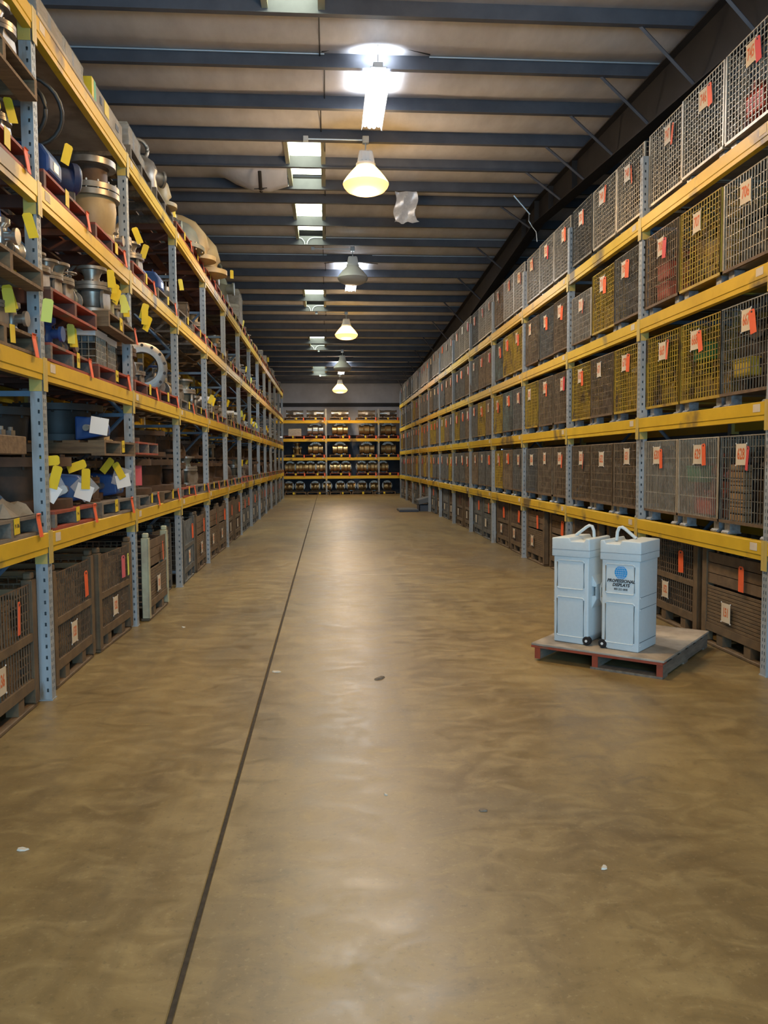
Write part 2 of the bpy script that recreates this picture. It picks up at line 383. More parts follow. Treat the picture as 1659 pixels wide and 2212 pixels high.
# conduit runs under the purlins
def conduit(label, pts, r=.011):
    o = put('conduit', MB().tube(pts, r, 8).mesh('conduit', m_galv, smooth=.8)); tag(o, label, 'conduit', 'conduits below the roof')
cz = lambda y: roofz(y)+PD*.82
yc = PUR[11]
def pidx(y): return min(PUR, key=lambda p: abs(p-y))
for y, words, gap in ((10.1, 'nearest roof purlin', (.02, 1.3)), (19.9, 'purlin just beyond the grey unlit lamp', (.05, 1.15)), (18.6, 'purlin carrying the grey unlit lamp', (-.44, -.32)),
                      (25.0, 'purlin carrying the second glowing lamp', (-.44, -.32)), (31.3, 'purlin carrying the far unlit lamp', (-.44, -.32)), (34.2, 'purlin over the far tube light', (.05, 1.15))):
    p = pidx(y); z = cz(p); yy = p-.03
    low = z-.17
    if gap[1] < 0:
        lp = [(-7, yy, z), (gap[0]-.16, yy, z), (gap[0]-.07, yy, z-.03), (gap[0]-.02, yy, z-.09), (gap[0], yy-.05, low)]
        rp = [(gap[1]-.08, yy-.05, low), (gap[1]-.06, yy, z-.09), (gap[1]-.01, yy, z-.03), (gap[1]+.08, yy, z), (9, yy, z)]
    else:
        lp = [(-7, yy, z), (gap[0], yy, z)]; rp = [(gap[1], yy, z), (9, yy, z)]
    conduit('thin steel conduit left of the lamps on the '+words, lp); conduit('thin steel conduit right of the lamps on the '+words, rp)
# loose foil patch, hanging strap and stray cable
mb = MB(); vs = []; fs = []; nx, nz = 10, 14
rr = random.Random(3)
for side in (0, 1):
    for i in range(nx+1):
        for j in range(nz+1):
            u, v = i/nx, j/nz
            xx = 1.30+.40*u+(.03*math.sin(v*7) if i in (0, nx) else 0)-(.03 if j == nz and i in (0, 1) else 0)+(.03 if j == nz and i in (nx, nx-1) else 0)
            yy = 15.06+.025*math.sin(u*9+v*4)+.02*math.sin(v*13+u*5)+side*.006+rr.uniform(-.008, .008)*(1-side)
            vs.append((xx, yy, 6.58-.56*v+(.02*math.sin(u*14) if j == nz else 0)))
n1 = (nx+1)*(nz+1)
for side in (0, 1):
    for i in range(nx):
        for j in range(nz):
            a = side*n1+i*(nz+1)+j; q = (a, a+1, a+nz+2, a+nz+1); fs.append(q if side else q[::-1])
mb.add(vs, fs)
tag(put('foil_patch', mb.mesh('foil_patch', m_foil, smooth=.5)), 'crumpled silver foil patch hanging from a purlin right of the lamps', 'foil')
st = thing('hanging_strap', 'dark strap hanging over the bulging white insulation beside the skylight', 'strap', TR(-1.08, 14.2, 6.35))
put('strap', MB().tube([(0, -.22, .17), (.0, -.1, .03), (-.01, .1, -.03), (-.02, .35, .05), (-.03, .5, .06)], .03, 6, fl=.5).mesh('strap', m_dark, smooth=.8), st)
for a, b in (((-.12, .1, -.02), (.1, .1, 0)), ((-.02, .3, .03), (.12, .3, .08))): put('cross_pin', MB().cyl(a, b, .008, 6).mesh('cross_pin', m_dark), st)
cb = thing('stray_cable', 'bent steel conduit and loose cable hanging beside the dark rafter', 'cable', TR(3.5, 15.0, 6.3))
put('conduit_stub', MB().tube([(0, 0, .22), (.32, .05, -.10)], .014, 8).mesh('conduit_stub', m_galv), cb)
put('cable', MB().tube([(.3, .05, -.1), (.3, .05, -.22), (.36, .05, -.32), (.44, .05, -.42), (.46, .05, -.6)], .009, 6).mesh('cable', m_galv, smooth=.8), cb)
# ------------------------------------------------------------------ lamps
me_box = MB().box(-.05, .05, -.05, .05, -.05, .05).mesh('junction_box', m_galv, bevel=.008, seg=1)
me_stem = MB().cyl((0, 0, -.18), (0, 0, -.04), .012, 8).mesh('stem', m_galv)
bal = MB().prism([(-.10, -.18), (.10, -.18), (.135, -.36), (-.135, -.36)], -.10, .10)
me_bal = bal.mesh('ballast_housing', m_lampw, bevel=.02)
me_fin = MB().prism([(-.005, -.185), (.005, -.185), (.005, -.33), (-.005, -.33)], -.128, .128).mesh('cooling_fin', m_lampw)
me_neck = MB().lathe([(.14, -.40), (.15, -.39), (.15, -.355), (.13, -.35)], 24).mesh('neck_ring', m_lampw, smooth=.6)
me_dome = MB().lathe([(.13, -.385), (.17, -.42), (.235, -.49), (.30, -.57), (.345, -.635), (.352, -.66)], 32, cap=False).mesh('dome_refractor', m_lampw, smooth=.8)
me_lens = MB().lathe([(.352, -.66), (.335, -.70), (.29, -.75), (.21, -.785), (.10, -.80), (.001, -.80)], 32).mesh('bottom_lens', m_lens_off, smooth=.8)
me_arm = MB().cyl((-.9, 0, 0), (-.05, 0, 0), .012, 8).mesh('feed_arm', m_galv)
me_lug = MB().box(-.95, -.87, -.03, .03, -.04, .04).mesh('arm_bracket', m_galv, bevel=.006, seg=1)
for n, (y, lit, lab) in enumerate(((6.3, True, 'round warehouse lamp hung above the camera, glowing orange'), (0.0, True, 'round warehouse lamp hung behind the camera, glowing orange'), (12.66, True, 'nearest glowing orange warehouse lamp with white finned ballast, below the bright tube light'),
                            (18.9, False, 'unlit grey dome warehouse lamp, nearer of the two unlit ones'), (25.15, True, 'glowing orange warehouse lamp, middle of the three glowing ones'),
                            (31.5, False, 'unlit grey dome warehouse lamp, farther of the two unlit ones'), (37.85, True, 'farthest glowing orange warehouse lamp, in front of the back wall'))):
    z = roofz(y)+(.02 if y < 20 else -.02)
    t = build('warehouse_lamp', lab, 'lamp', TR(.64, y-.08, z), [
        ('junction_box', me_box, None), ('stem', me_stem, None), ('feed_arm', me_arm, None, None, [('arm_bracket', me_lug, None)]),
        ('ballast_housing', me_bal, None, None, [('cooling_fin', me_fin, None, TR(d, 0, 0)) for d in (-.06, 0, .06)]), ('neck_ring', me_neck, None),
        ('dome_refractor', me_dome, 'l'), ('bottom_lens', me_lens, 'r')], {'l': m_lens_on, 'r': m_lens_low} if lit else None, 'round warehouse lamps in the aisle')
    if lit:
        light('sodium_lamp', 'SPOT', (.64, y-.08, z-.86), SODIUM_W, (1.0, .60, .20), .22, cone=math.radians(172))
        light('sodium_lamp_side_glow', 'POINT', (.64, y-.08, z-.84), SODIUM_SIDE*(1 if y < 15 else .5), (1.0, .78, .56), .3)
fx = MB().prism([(-.14, -.10), (-.09, .03), (.09, .03), (.14, -.10), (.135, -.10), (.085, .02), (-.085, .02), (-.135, -.10)], -.75, .75).mesh('reflector_channel', m_lampw)
fe = MB().prism([(-.05, .03), (.05, .03), (.06, .10), (-.06, .10)], -.72, -.5).mesh('driver_box', m_lampw, bevel=.01)
ftb = MB().cyl((0, -.73, 0), (0, .70, 0), .026, 10).mesh('tube', m_tubes, smooth=.8)
fw_ = MB().tube([(-.66, -.40, .352), (-.05, -.72, .345), (.03, -.72, .32), (.10, -.70, .318), (.65, -.40, .352)], .009, 6).tube([(0, -.72, .34), (0, -.66, .09)], .004, 5).mesh('hanging_wire', m_dark)
for y, z, lab in ((10.42, 6.2, 'very bright white tube light nearest the camera'), (20.5, 6.13, 'bright tube light showing below the nearer unlit dome lamp'), (34.9, 5.53, 'bright tube light showing below the farther unlit dome lamp')):
    t = build('tube_light', lab, 'light', TR(.65, y, z), [('reflector_channel', fx, None), ('driver_box', fe, None), ('hanging_wire', fw_, None)]+
              [('tube', ftb, None, TR(d, 0, -.05-(.02 if abs(d) < .05 else 0))) for d in (-.09, -.03, .03, .09)], None, 'tube lights in the aisle')
    light('tube_light_down', 'AREA', (.65, y, z-.13), TUBE_DOWN, (.80, .90, 1.0), .28, 1.45)
    light('tube_light_up', 'AREA', (.65, y, z+.16), TUBE_UP, (.80, .90, 1.0), .3, 1.1, (PI, 0, 0), spread=2.3)
# ------------------------------------------------------------------ pallet racks
PW = .08
def slotted(mb, W, H, cols, sw, sh, pitch, fmap):
    us = [0.0]
    for c in cols: us += [c-sw/2, c+sw/2]
    us.append(W); vs_ = [0.0]; z = .06
    while z+sh < H-.02: vs_ += [z, z+sh]; z += pitch
    vs_.append(H); nu, nv = len(us), len(vs_)
    verts = [fmap(u, v) for u in us for v in vs_]; fs = []
    for i in range(nu-1):
        for j in range(nv-1):
            if i % 2 == 1 and j % 2 == 1: continue
            a = i*nv+j; fs.append((a, a+nv, a+nv+1, a+1))
    mb.add(verts, fs)
def post_mesh(sgn, H, name):
    # aisle face at x=0 facing sgn; wide slotted face towards -y
    mb = MB(); d = -sgn
    slotted(mb, PW, H, [.026], .013, .024, .0762, lambda u, v: (d*u, 0, v))
    slotted(mb, PW, H, [.025, .055], .008, .026, .0508, lambda u, v: (0, u, v))
    mb.add([(0, PW, 0), (d*PW, PW, 0), (d*PW, PW, H), (0, PW, H)], [(0, 1, 2, 3)])
    mb.add([(d*PW, 0, 0), (d*PW, PW, 0), (d*PW, PW, H), (d*PW, 0, H)], [(0, 1, 2, 3)])
    mb.add([(0, 0, H), (d*PW, 0, H), (d*PW, PW, H), (0, PW, H)], [(0, 1, 2, 3)])
    return mb.mesh(name, m_post)
ORD = ['first', 'second', 'third', 'fourth', 'fifth', 'sixth', 'seventh', 'eighth', 'ninth', 'tenth', 'eleventh', 'twelfth', 'thirteenth', 'fourteenth']
BH = .14
def beam_mesh(sgn, L):
    # profile in x,z ; front at x=0.012*sgn, top z=0
    d = -sgn; g = .012*sgn
    poly = [(g, -.004), (g, -.098), (g-.006*sgn, -.102), (g-.006*sgn, -BH), (g+d*.06, -BH), (g+d*.06, 0), (g+d*.004, 0)]
    return MB().prism(poly, 0, L).mesh('beam', m_yel)
def conn_mesh(sgn):
    d = -sgn; g = .014*sgn
    mb = MB().box(min(g-.004*sgn, g), max(g-.004*sgn, g), 0, PW*.5-.002, -.215, .012)
    return mb.mesh('beam_connector', m_yelc)
def collar_mesh(sgn):
    d = -sgn
    return MB().box(min(0, d*.082), max(0, d*.082), -.004, -.001, -.215, .0).box(min(d*.045, d*.053), max(d*.045, d*.053), -.006, -.004, -.187, -.179).mesh('post_collar', m_yelc)
def rack(name, label, sgn, X, Y0, nb, levels, H, depth=1.07, bay=BAY, M=None, back_beams=True, first=0):
    t = thing(name, label, 'rack', M or TR(X, Y0, 0)); d = -sgn
    pm = post_mesh(sgn, H, 'upright'); pb = post_mesh(-sgn, H, 'upright')
    foot = MB().box(-.006, .086, -.006, .086, 0, .008).mesh('foot_plate', m_post)
    bm_ = beam_mesh(sgn, bay-PW-.002); cm = conn_mesh(sgn); cl = collar_mesh(sgn)
    hb = MB().box(min(d*PW, d*(depth-PW)), max(d*PW, d*(depth-PW)), .02, .05, -.018, .018).mesh('brace', m_brace)
    sp_ = depth-2*PW; hz = .95
    dg = MB().tube([(d*PW, .035, 0), (d*(depth-PW), .035, hz)], .018, 4).mesh('brace', m_brace)
    dg2 = MB().tube([(d*PW, .035, hz), (d*(depth-PW), .035, 0)], .018, 4).mesh('brace', m_brace)
    stk = MB().box(min(.0125*sgn, .0145*sgn), max(.0125*sgn, .0145*sgn), 0, .10, -.075, -.015).mesh('shelf_sticker', m_paper)
    for i in range(first, nb+1):
        y = i*bay
        o = put('upright', pm, t, None, TR(0, y, 0)); put('foot_plate', foot, o, None, TR(0, 0, 0) if sgn < 0 else TR(-.08, 0, 0))
        for zl in levels:
            put('post_collar', cl, o, None, TR(0, 0, zl))
        o2 = put('upright', pb, t, None, TR(d*depth, y, 0))
        for zl in levels: put('post_collar', cl, o2, None, TR(0, 0, zl) @ SC(-1, 1, 1))
        z = .2; k = 0
        while z+hz < H:
            put('brace', hb, t, None, TR(0, y, z)); put('brace', dg if (k+i) % 2 else dg2, t, None, TR(0, y, z)); z += hz; k += 1
        put('brace', hb, t, None, TR(0, y, z if z < H else H-.05))
    for i in range(first, nb):
        for zl in levels:
            b = put('beam', bm_, t, None, TR(0, i*bay+PW+.001, zl))
            put('beam_connector', cm, b, None, TR(0, -PW*.5, 0)); put('beam_connector', cm, b, None, TR(0, bay-PW, 0))
            put('shelf_sticker', stk, b, None, TR(0, .06, 0))
            if back_beams: put('beam', bm_, t, None, TR(d*depth, i*bay+PW+.001, zl) @ SC(-1, 1, 1))
    return t
rack('pallet_rack', 'long left-hand pallet rack with grey uprights and yellow beams holding valves', 1, XL, YL0, 12, ZL, 4.63, first=-1)
rack('pallet_rack', 'long right-hand pallet rack with grey uprights and yellow beams holding wire baskets', -1, XR, YR0, 12, ZR, 4.72, first=-1)
rack('pallet_rack', 'dim pallet rack standing back to back behind the left-hand rack', 1, XL-1.07-.25, YL0, 12, ZL[:3], 3.6, first=-1, back_beams=False)
YK = 39.55; KB = 2.58
ZK = [.93, 1.83, 2.75, 3.64]
rack('pallet_rack', 'far pallet rack across the back wall holding barrel-shaped valves', -1, 0, 0, 3, ZK, 4.2, bay=KB, back_beams=False, M=TR(2.59+KB, YK, 0) @ RZ(PI/2), first=0)
# ------------------------------------------------------------------ wire baskets (front faces -X, origin front centre bottom)
def wires(mb, plane, a0, a1, b0, b1, pa, pb, c, r=.0028):
    """wire grid in plane; a horizontal axis, b vertical"""
    n = max(1, round((a1-a0)/pa)); m = max(1, round((b1-b0)/pb))
    def bx(p0, p1, q0, q1, off):
        if plane == 'x': mb.box(c+off-r, c+off+r, p0, p1, q0, q1)
        elif plane == 'y': mb.box(p0, p1, c+off-r, c+off+r, q0, q1)
        else: mb.box(p0, p1, q0, q1, c+off-r, c+off+r)
    for i in range(n+1): u = a0+(a1-a0)*i/n; bx(u-r, u+r, b0, b1, 0)
    for j in range(m+1): v = b0+(b1-b0)*j/m; bx(a0, a1, v-r, v+r, r*1.6)
    return mb
BW, BD_, BHt, BF = .385, .98, .805, .115
def basket_parts(pa, pb, r=.0028):
    mk = lambda nm, mb, mm=m_wg: mb.mesh(nm, mm)
    W = BW; D = BD_; H = BHt; Z = BF
    fr = mk('front_mesh', wires(MB(), 'x', -W, W, Z, H, pa, pb, 0, r))
    bk = mk('back_mesh', wires(MB(), 'x', -W, W, Z, H, pa*1.5, pb*1.5, D, r))
    sd = mk('side_mesh', wires(MB(), 'y', 0, D, Z, H, pa, pb, 0, r))
    bs = mk('base_mesh', MB().box(0, D, -W, W, Z-.012, Z-.004))
    tr = mk('top_rail', MB().tube([(0, -W, H), (D, -W, H), (D, W, H), (0, W, H)], .006, 6, closed=True))
    br = mk('base_rail', MB().box(-.006, .02, -W, W, Z-.024, Z).box(D-.02, D, -W, W, Z-.024, Z).box(0, D, -W, -W+.02, Z-.024, Z).box(0, D, W-.02, W, Z-.024, Z))
    ps = mk('corner_post', MB().box(-.006, .012, -.01, .008, Z, H).box(-.006, -.002, -.012, .012, Z, H))
    ft = MB().box(-.045, .045, -.045, .045, .012, BF-.02).prism([(-.07, 0), (-.045, 0), (-.045, .02), (-.055, .025), (-.07, .012)], -.055, .055).box(-.05, .05, -.05, .05, 0, .012).mesh('foot', m_foot)
    sp = [('front_mesh', fr, 'w'), ('back_mesh', bk, 'w'), ('side_mesh', sd, 'w', TR(0, -W, 0)), ('side_mesh', sd, 'w', TR(0, W, 0)), ('base_mesh', bs, 'w'), ('top_rail', tr, 'w'), ('base_rail', br, 'b')]
    sp += [('corner_post', ps, 'w', TR(x, y, 0)) for x in (0, D-.006) for y in (-W, W)]
    sp += [('foot', ft, None, TR(x, y, 0)) for x in (.075, D-.06) for y in (-W+.08, W-.08)]
    return sp
bA = basket_parts(.044, .088); bB = basket_parts(.05, .05); bC = basket_parts(.032, .17)
me_pl = MB().box(-.002, .0, -.075, .075, -.085, .085).mesh('number_card', m_paper)
me_wing = MB().box(-.003, .001, -.082, -.072, -.092, -.082).box(-.003, .001, .072, .082, -.092, -.082).box(-.003, .001, -.082, -.072, .082, .092).box(-.003, .001, .072, .082, .082, .092).mesh('card_tie', m_white)
tagp = [(-.035, .08), (-.022, .095), (.022, .095), (.035, .08), (.035, -.095), (-.035, -.095)]
me_tag = MB().prism([(a, b) for a, b in tagp], -.001, .001, RZ(PI/2)).mesh('orange_tag', m_tago)
me_eye = MB().lathe([(.008, -.002), (.008, .0005)], 10, TR(-.0015, 0, .078) @ RY(PI/2)).mesh('tag_eyelet', m_bk)
def heap(seed, h, mm):
    r = random.Random(seed); mb = MB(); W = BW-.03
    vs = []; fs = []; n = 7
    zs = {}
    for i in range(n+1):
        for j in range(n+1):
            zs[i, j] = h*(.75+.25*r.random())*(.8 if i in (0, n) or j in (0, n) else 1)
            vs.append((.1+(BD_-.14)*i/n, -W+2*W*j/n, BF+zs[i, j]))
    for i in range(n):
        for j in range(n):
            a = i*(n+1)+j; fs.append((a, a+n+1, a+n+2, a+1))
    mb.add(vs, fs)
    mb.box(.13, BD_-.06, -W+.03, W-.03, BF+.002, BF+h*.62)
    for k in range(70):
        f = r.random() < .7
        x = r.uniform(.13, .2) if f else r.uniform(.1, BD_-.1); y = r.uniform(-W+.07, W-.07); z = BF+.05+r.random()*h*(.8 if f else 1)
        M = TR(x, y, z) @ RZ(r.uniform(0, 6.3)) @ RX(r.choice([0, PI/2, r.uniform(0, 3)]))
        q = r.random(); s = r.uniform(.03, .065)
        if q < .45: mb.lathe([(s*.55, -s*1.2), (s*.55, -s*.9), (s*.35, -s*.9), (s*.4, s*.9), (s*.6, s*.9), (s*.6, s*1.2)], 8, M)
        elif q < .75: mb.lathe([(s, -s*.25), (s, s*.25)], 10, M)
        else: mb.box(-s, s, -s*.7, s*.7, -s*.5, s*.5, M)
    return mb.mesh('scrap_heap', mm)
heaps = [heap(11, .50, m_fill), heap(12, .66, m_fill), heap(13, .36, m_fillg), heap(14, .58, m_fillg)]
wcol = {'galvanised': m_wg, 'yellow': m_wy, 'rusty': m_wrl, 'dark grey': m_wd, 'teal-streaked': m_wt}
near3 = ['nearest', 'middle', 'farthest']
SHN = ['lowest', 'second', 'third', 'top']
rb = random.Random(21)
# colours read off the photograph for the first bays: [shelf][bay] -> near..far
known = {(0, 0): 'dgg', (0, 1): 'rrr', (0, 2): 'rrd', (0, 3): 'dry', (1, 0): 'dyy', (1, 1): 'yry', (1, 2): 'rry', (1, 3): 'dty', (1, 4): 'ryd', (2, 0): 'gyr', (2, 1): 'dyg', (2, 2): 'rdr', (2, 3): 'yyt', (2, 4): 'rrd', (2, 5): 'rdd',
         (3, 0): 'ggg', (3, 1): 'ggd', (3, 2): 'ggg', (3, 3): 'ggr', (2, 9): 'rry', (1, 8): 'rry', (0, 7): 'ddy', (0, 9): 'dyr'}
cmap = {'g': 'galvanised', 'y': 'yellow', 'r': 'rusty', 'd': 'dark grey', 't': 'teal-streaked'}
BASE = [628, 667, 706, 745]
for sh in range(4):
    for b in range(12):
        for p in range(3):
            num = BASE[sh]+3*b+p
            kc = known.get((sh, b)); colr = cmap[kc[p]] if kc else rb.choice(['galvanised']*5+['dark grey'] if sh == 3 else ['rusty', 'rusty', 'dark grey', 'dark grey', 'dark grey', 'yellow'])
            y = YR0+b*BAY+PW+.40+p*.806+rb.uniform(-.008, .008)
            x = XR+.03+rb.uniform(0, .03); z = ZR[sh]+.001
            sp = {'galvanised': bA, 'yellow': bB, 'rusty': bA, 'dark grey': bA, 'teal-streaked': bA}[colr]
            if sh == 3: sp = bB
            if sh == 0 and b == 0 and p in (1, 2): sp = bC
            tagged = rb.random() < .8
            wm = wcol[colr]
            pos = f"{near3[p]} in right rack {SHN[sh]} shelf, {ORD[b]} bay"
            if b < 3: lab = f"{colr} wire basket numbered {num}, {pos}"
            else: lab = f"{colr} wire basket, {pos}"
            hh = BHt
            t = build('wire_basket', lab, 'basket', TR(x, y, z) @ SC(1, 1, .86 if (sh, b, p) == (2, 1, 2) else 1), sp, {'w': wm, 'b': wm if colr in ('yellow',) else m_wr if sh < 3 else wm}, 'wire baskets on the right-hand rack')
            cyo = rb.uniform(-.06, .12); cz_ = BHt-.14-rb.uniform(0, .04)
            c = put('number_card', me_pl, t, None, TR(-.011, cyo, cz_) @ RZ(rb.uniform(-.05, .05)))
            put('card_tie', me_wing, c)
            if b < 5: put('number', text_mesh(str(num), .125, m_ink, .003, .58), c, None, TR(-.0026, 0, 0) @ TXT)
            if tagged:
                mt = rb.choice([m_tago]*4+[m_tagr])
                g = put('orange_tag', me_tag, t, mt, TR(-.020, cyo-.10-rb.uniform(0, .05), cz_-rb.uniform(.0, .06)) @ RX(rb.uniform(-.22, .22)) @ RZ(rb.uniform(-.25, .25)))
                put('tag_eyelet', me_eye, g)
            hp = rb.choice(heaps)
            if sh == 3 and rb.random() < .7: hp = heaps[2]
            hm = {'yellow': m_filly, 'galvanised': m_fillg}.get(colr, m_fill)
            if (sh, b, p) in ((0, 0, 1), (3, 0, 0), (2, 0, 2)): hm = m_fillr
            if (sh, b, p) in ((2, 0, 0),): hm = m_fillg
            o = put('valve_parts', hp, None, hm, TR(x, y, z)); tag(o, f"jumbled metal parts inside wire basket {pos}", 'metal parts', 'loose parts in the wire baskets', 'stuff')
# coloured things that show through the nearest baskets
t = thing('block_stack', 'tall stack of tan blocks inside wire basket 628', 'blocks', TR(XR+.07, YR0+.62, ZR[0]+BF+.002))
me_blk = MB().box(0, .07, -.12, .12, 0, .052).mesh('block', m_card, bevel=.004, seg=1)
for k in range(8): put('block', me_blk, t, None, TR(0, 0, k*.058))
binb = MB().prism([(-.05, 0), (.05, 0), (.06, .14), (-.06, .14)], -.13, .13).mesh('bin_body', m_fillr, bevel=.006, seg=1)
m_binr = mat('bin_red', (.42, .05, .025), rough=.5); m_bing = mat('bin_green', (.02, .16, .06), rough=.5); m_biny = mat('bin_yellow', (.6, .42, .03), rough=.5)
for sh, b, p_, dz, dy, mm, nm, n_ in ((0, 0, 1, .02, -.1, m_binr, 'red', 'basket with paper number 629, lowest shelf'), (2, 0, 2, .03, .05, m_binr, 'red lower', 'rusty basket beside the upright, third shelf'), (2, 0, 2, .22, .05, m_binr, 'red upper', 'rusty basket beside the upright, third shelf'), (1, 0, 1, .34, .05, m_bing, 'green', 'yellow basket, second shelf'), (1, 0, 0, .12, .12, m_biny, 'yellow', 'dark basket, second shelf'), (3, 0, 0, .1, .0, m_binr, 'red', 'nearest basket, top shelf'), (0, 0, 1, .3, .12, m_bing, 'green', 'middle basket, lowest shelf')):
    q = build('parts_bin', f"small {nm} parts bin inside {n_}, right rack", 'bin', TR(XR+.13, YR0+b*BAY+PW+.40+p_*.806+dy, ZR[sh]+BF+dz), [('bin_body', binb, 'm'), ('bin_rim', MB().tube([(-.062, -.13, .14), (.062, -.13, .14), (.062, .13, .14), (-.062, .13, .14)], .007, 6, closed=True).mesh('bin_rim', m_fillr), 'm')], {'m': mm}, 'parts bins inside the near baskets')
# ------------------------------------------------------------------ floor crates (front faces -X)
CW, CD, CH = .52, 1.1, .86
def crate_parts(kind):
    W, D, H = CW, CD, CH; sp = []
    post = MB().box(0, .07, -.035, .035, .03, H).box(-.006, .0, -.04, .04, .03, H).mesh('corner_post', m_crate, bevel=.006, seg=1)
    cap = MB().box(.0, .06, -.03, .03, H, H+.05).mesh('stacking_cap', m_crate, bevel=.01, seg=1)
    for x in (0, D-.07):
        for y in (-W+.035, W-.035): sp.append(('corner_post', post, 'p', TR(x, y, 0), [('stacking_cap', cap, 'p')]))
    rail = MB().box(-.004, .03, -W+.07, W-.07, -.035, .035).mesh('rail', m_crate)
    sp += [('bottom_rail', rail, 'f', TR(0, 0, .165)), ('bottom_rail', rail, 'f', TR(D-.03, 0, .165))]
    if kind == 'wire':
        sp += [('middle_rail', rail, 'f', TR(0, 0, .48) @ SC(1, 1, .75))]
        fm = wires(MB(), 'x', -W+.07, W-.07, .2, H-.03, .045, .055, .012, .0035).mesh('front_mesh', m_crate)
        sp += [('front_mesh', fm, 'w')]
        sm = wires(MB(), 'y', .07, D-.07, .2, H-.03, .06, .06, 0, .0035).mesh('side_mesh', m_crate)
        sp += [('side_mesh', sm, 'w', TR(0, s*(W-.02), 0)) for s in (-1, 1)]
        bm_ = wires(MB(), 'x', -W+.07, W-.07, .2, H-.03, .08, .08, D-.03, .0035).mesh('back_mesh', m_crate); sp.append(('back_mesh', bm_, 'w'))
    else:
        sl = MB().prism([(0, -.011), (.004, -.013), (.012, 0), (.004, .013), (0, .011)], -W+.07, W-.07).mesh('slat', m_crate)
        for k in range(11): sp.append(('slat', sl, 'f', TR(.004, 0, .215+k*.030)))
        pn = MB().box(.008, .02, -W+.07, W-.07, 0, .085).mesh('panel_board', m_crate)
        for k in range(3): sp.append(('panel_board', pn, 'w', TR(0, 0, .55+k*.092)))
        sm = wires(MB(), 'y', .07, D-.07, .2, H-.03, .06, .06, 0, .005).mesh('side_mesh', m_crate)
        sp += [('side_mesh', sm, 'w', TR(0, s*(W-.02), 0)) for s in (-1, 1)]
        sp.append(('back_panel', MB().box(D-.03, D-.015, -W+.07, W-.07, .2, H-.04).mesh('back_panel', m_crate), 'w'))
    fl_ = MB().box(.01, D-.01, -W+.03, W-.03, .135, .15).mesh('base_plate', m_crate); sp.append(('base_plate', fl_, 'f'))
    run = MB().box(-.0, .09, -W+.02, W-.02, 0, .028).mesh('runner', m_crate, bevel=.006, seg=1)
    blk = MB().box(0, .08, -.05, .05, .028, .135).mesh('runner_block', m_crate)
    for x in (.0, D-.09): sp.append(('runner', run, 'f', TR(x, 0, 0), [('runner_block', blk, 'f', TR(.005, y, 0)) for y in (-.22, .22)]))
    return sp
cW, cS = crate_parts('wire'), crate_parts('slat')
def cheap(seed):
    r = random.Random(seed); mb = MB(); W = CW-.08
    mb.box(.08, CD-.1, -W+.03, W-.03, .152, .152+.38)
    for k in range(46):
        x = r.uniform(.08, CD-.25); y = r.uniform(-W+.06, W-.06); z = r.uniform(.2, .72)
        if k < 14: mb.box(.05+r.uniform(0, .05), .1+r.uniform(.02, .08), y-.05, y+.05, .152, .152+r.uniform(.3, .62))
        elif k < 34:
            zz = r.uniform(.56, .80); s = r.uniform(.018, .04); yy = r.uniform(-W+.06, W-.06); mb.box(.06, CD-.12, yy-s, yy+s, zz-s*.8, zz+s*.8)
        else: mb.lathe([(.05, -.03), (.05, .03)], 10, TR(x, y, z) @ RX(r.uniform(0, 3)))
    return mb.mesh('crate_load', m_fill)
cheaps = [cheap(31), cheap(32), cheap(33)]
CWD = {'rusty brown': (m_crate, m_wr, m_crate), 'dull grey': (m_crateg, m_wd, m_crateg), 'pale-posted': (m_crate, m_wr, m_cratep)}
def crate(M, lab, cond, kind, num, cols, rnd, group, near=True, tags=(m_tago,)):
    f, wmat, pm = CWD[cols]
    t = build('steel_crate', lab, 'crate', M, cW if kind == 'wire' else cS, {'f': f, 'w': wmat, 'p': pm}, group)
    c = put('number_card', me_pl, t, None, TR(-.018, .12+rnd.uniform(-.05, .05), .34) @ SC(1, .95, .95)); put('card_tie', me_wing, c)
    if near: put('number', text_mesh(str(num), .11, m_ink, .0026, .58), c, None, TR(-.0026, 0, 0) @ TXT)
    for i, mt in enumerate(tags):
        g = put('orange_tag', me_tag, t, mt, TR(-.022, -.2-.18*i+rnd.uniform(-.05, .05), .66) @ RX(rnd.uniform(-.15, .15)) @ RZ(rnd.uniform(-.2, .2)) @ SC(1.1)); put('tag_eyelet', me_eye, g)
    o = put('crate_load', rnd.choice(cheaps), None, cond, M); tag(o, 'tightly packed load inside the '+lab, 'metal parts', 'loads in the floor crates', 'stuff')
    o['label'] = ' '.join(o['label'].split()[:16])
rc = random.Random(5); num = 136
for b in range(-1, 12):
    for p in range(2):
        if b == -1 and p == 0: continue
        y = YL0+b*BAY+PW+.62+p*1.19+(.06 if p == 0 else .0)
        kind = 'slat' if (b, p) in ((1, 0), (1, 1), (2, 1), (3, 0), (3, 1)) or (b > 2 and rc.random() < .4) else 'wire'
        cols = 'pale-posted' if (b, p) == (1, 0) else 'dull grey' if (b, p) in ((1, 1), (2, 0)) or b > 4 else 'rusty brown'
        M = TR(XL-.02-(.06 if p else -.09)*(b == 1)-rc.uniform(0, .05), y, 0) @ RZ(PI+rc.uniform(-.03, .03))
        pos = f"{'nearer' if p == 0 else 'farther'} one on floor, left rack {ORD[b+1]} bay"
        crate(M, f"{cols} steel {'slatted' if kind == 'slat' else 'mesh'} crate, {pos}", (m_card if b < 1 else rc.choice([m_fill, m_fill, m_fillg])), kind, num, cols, rc, 'steel crates on the floor along the left rack', b < 4, (m_tago,) if (b, p) != (0, 1) else (m_tagp, m_tagg))
        num -= 1 if num != 136 else 3
num = 151
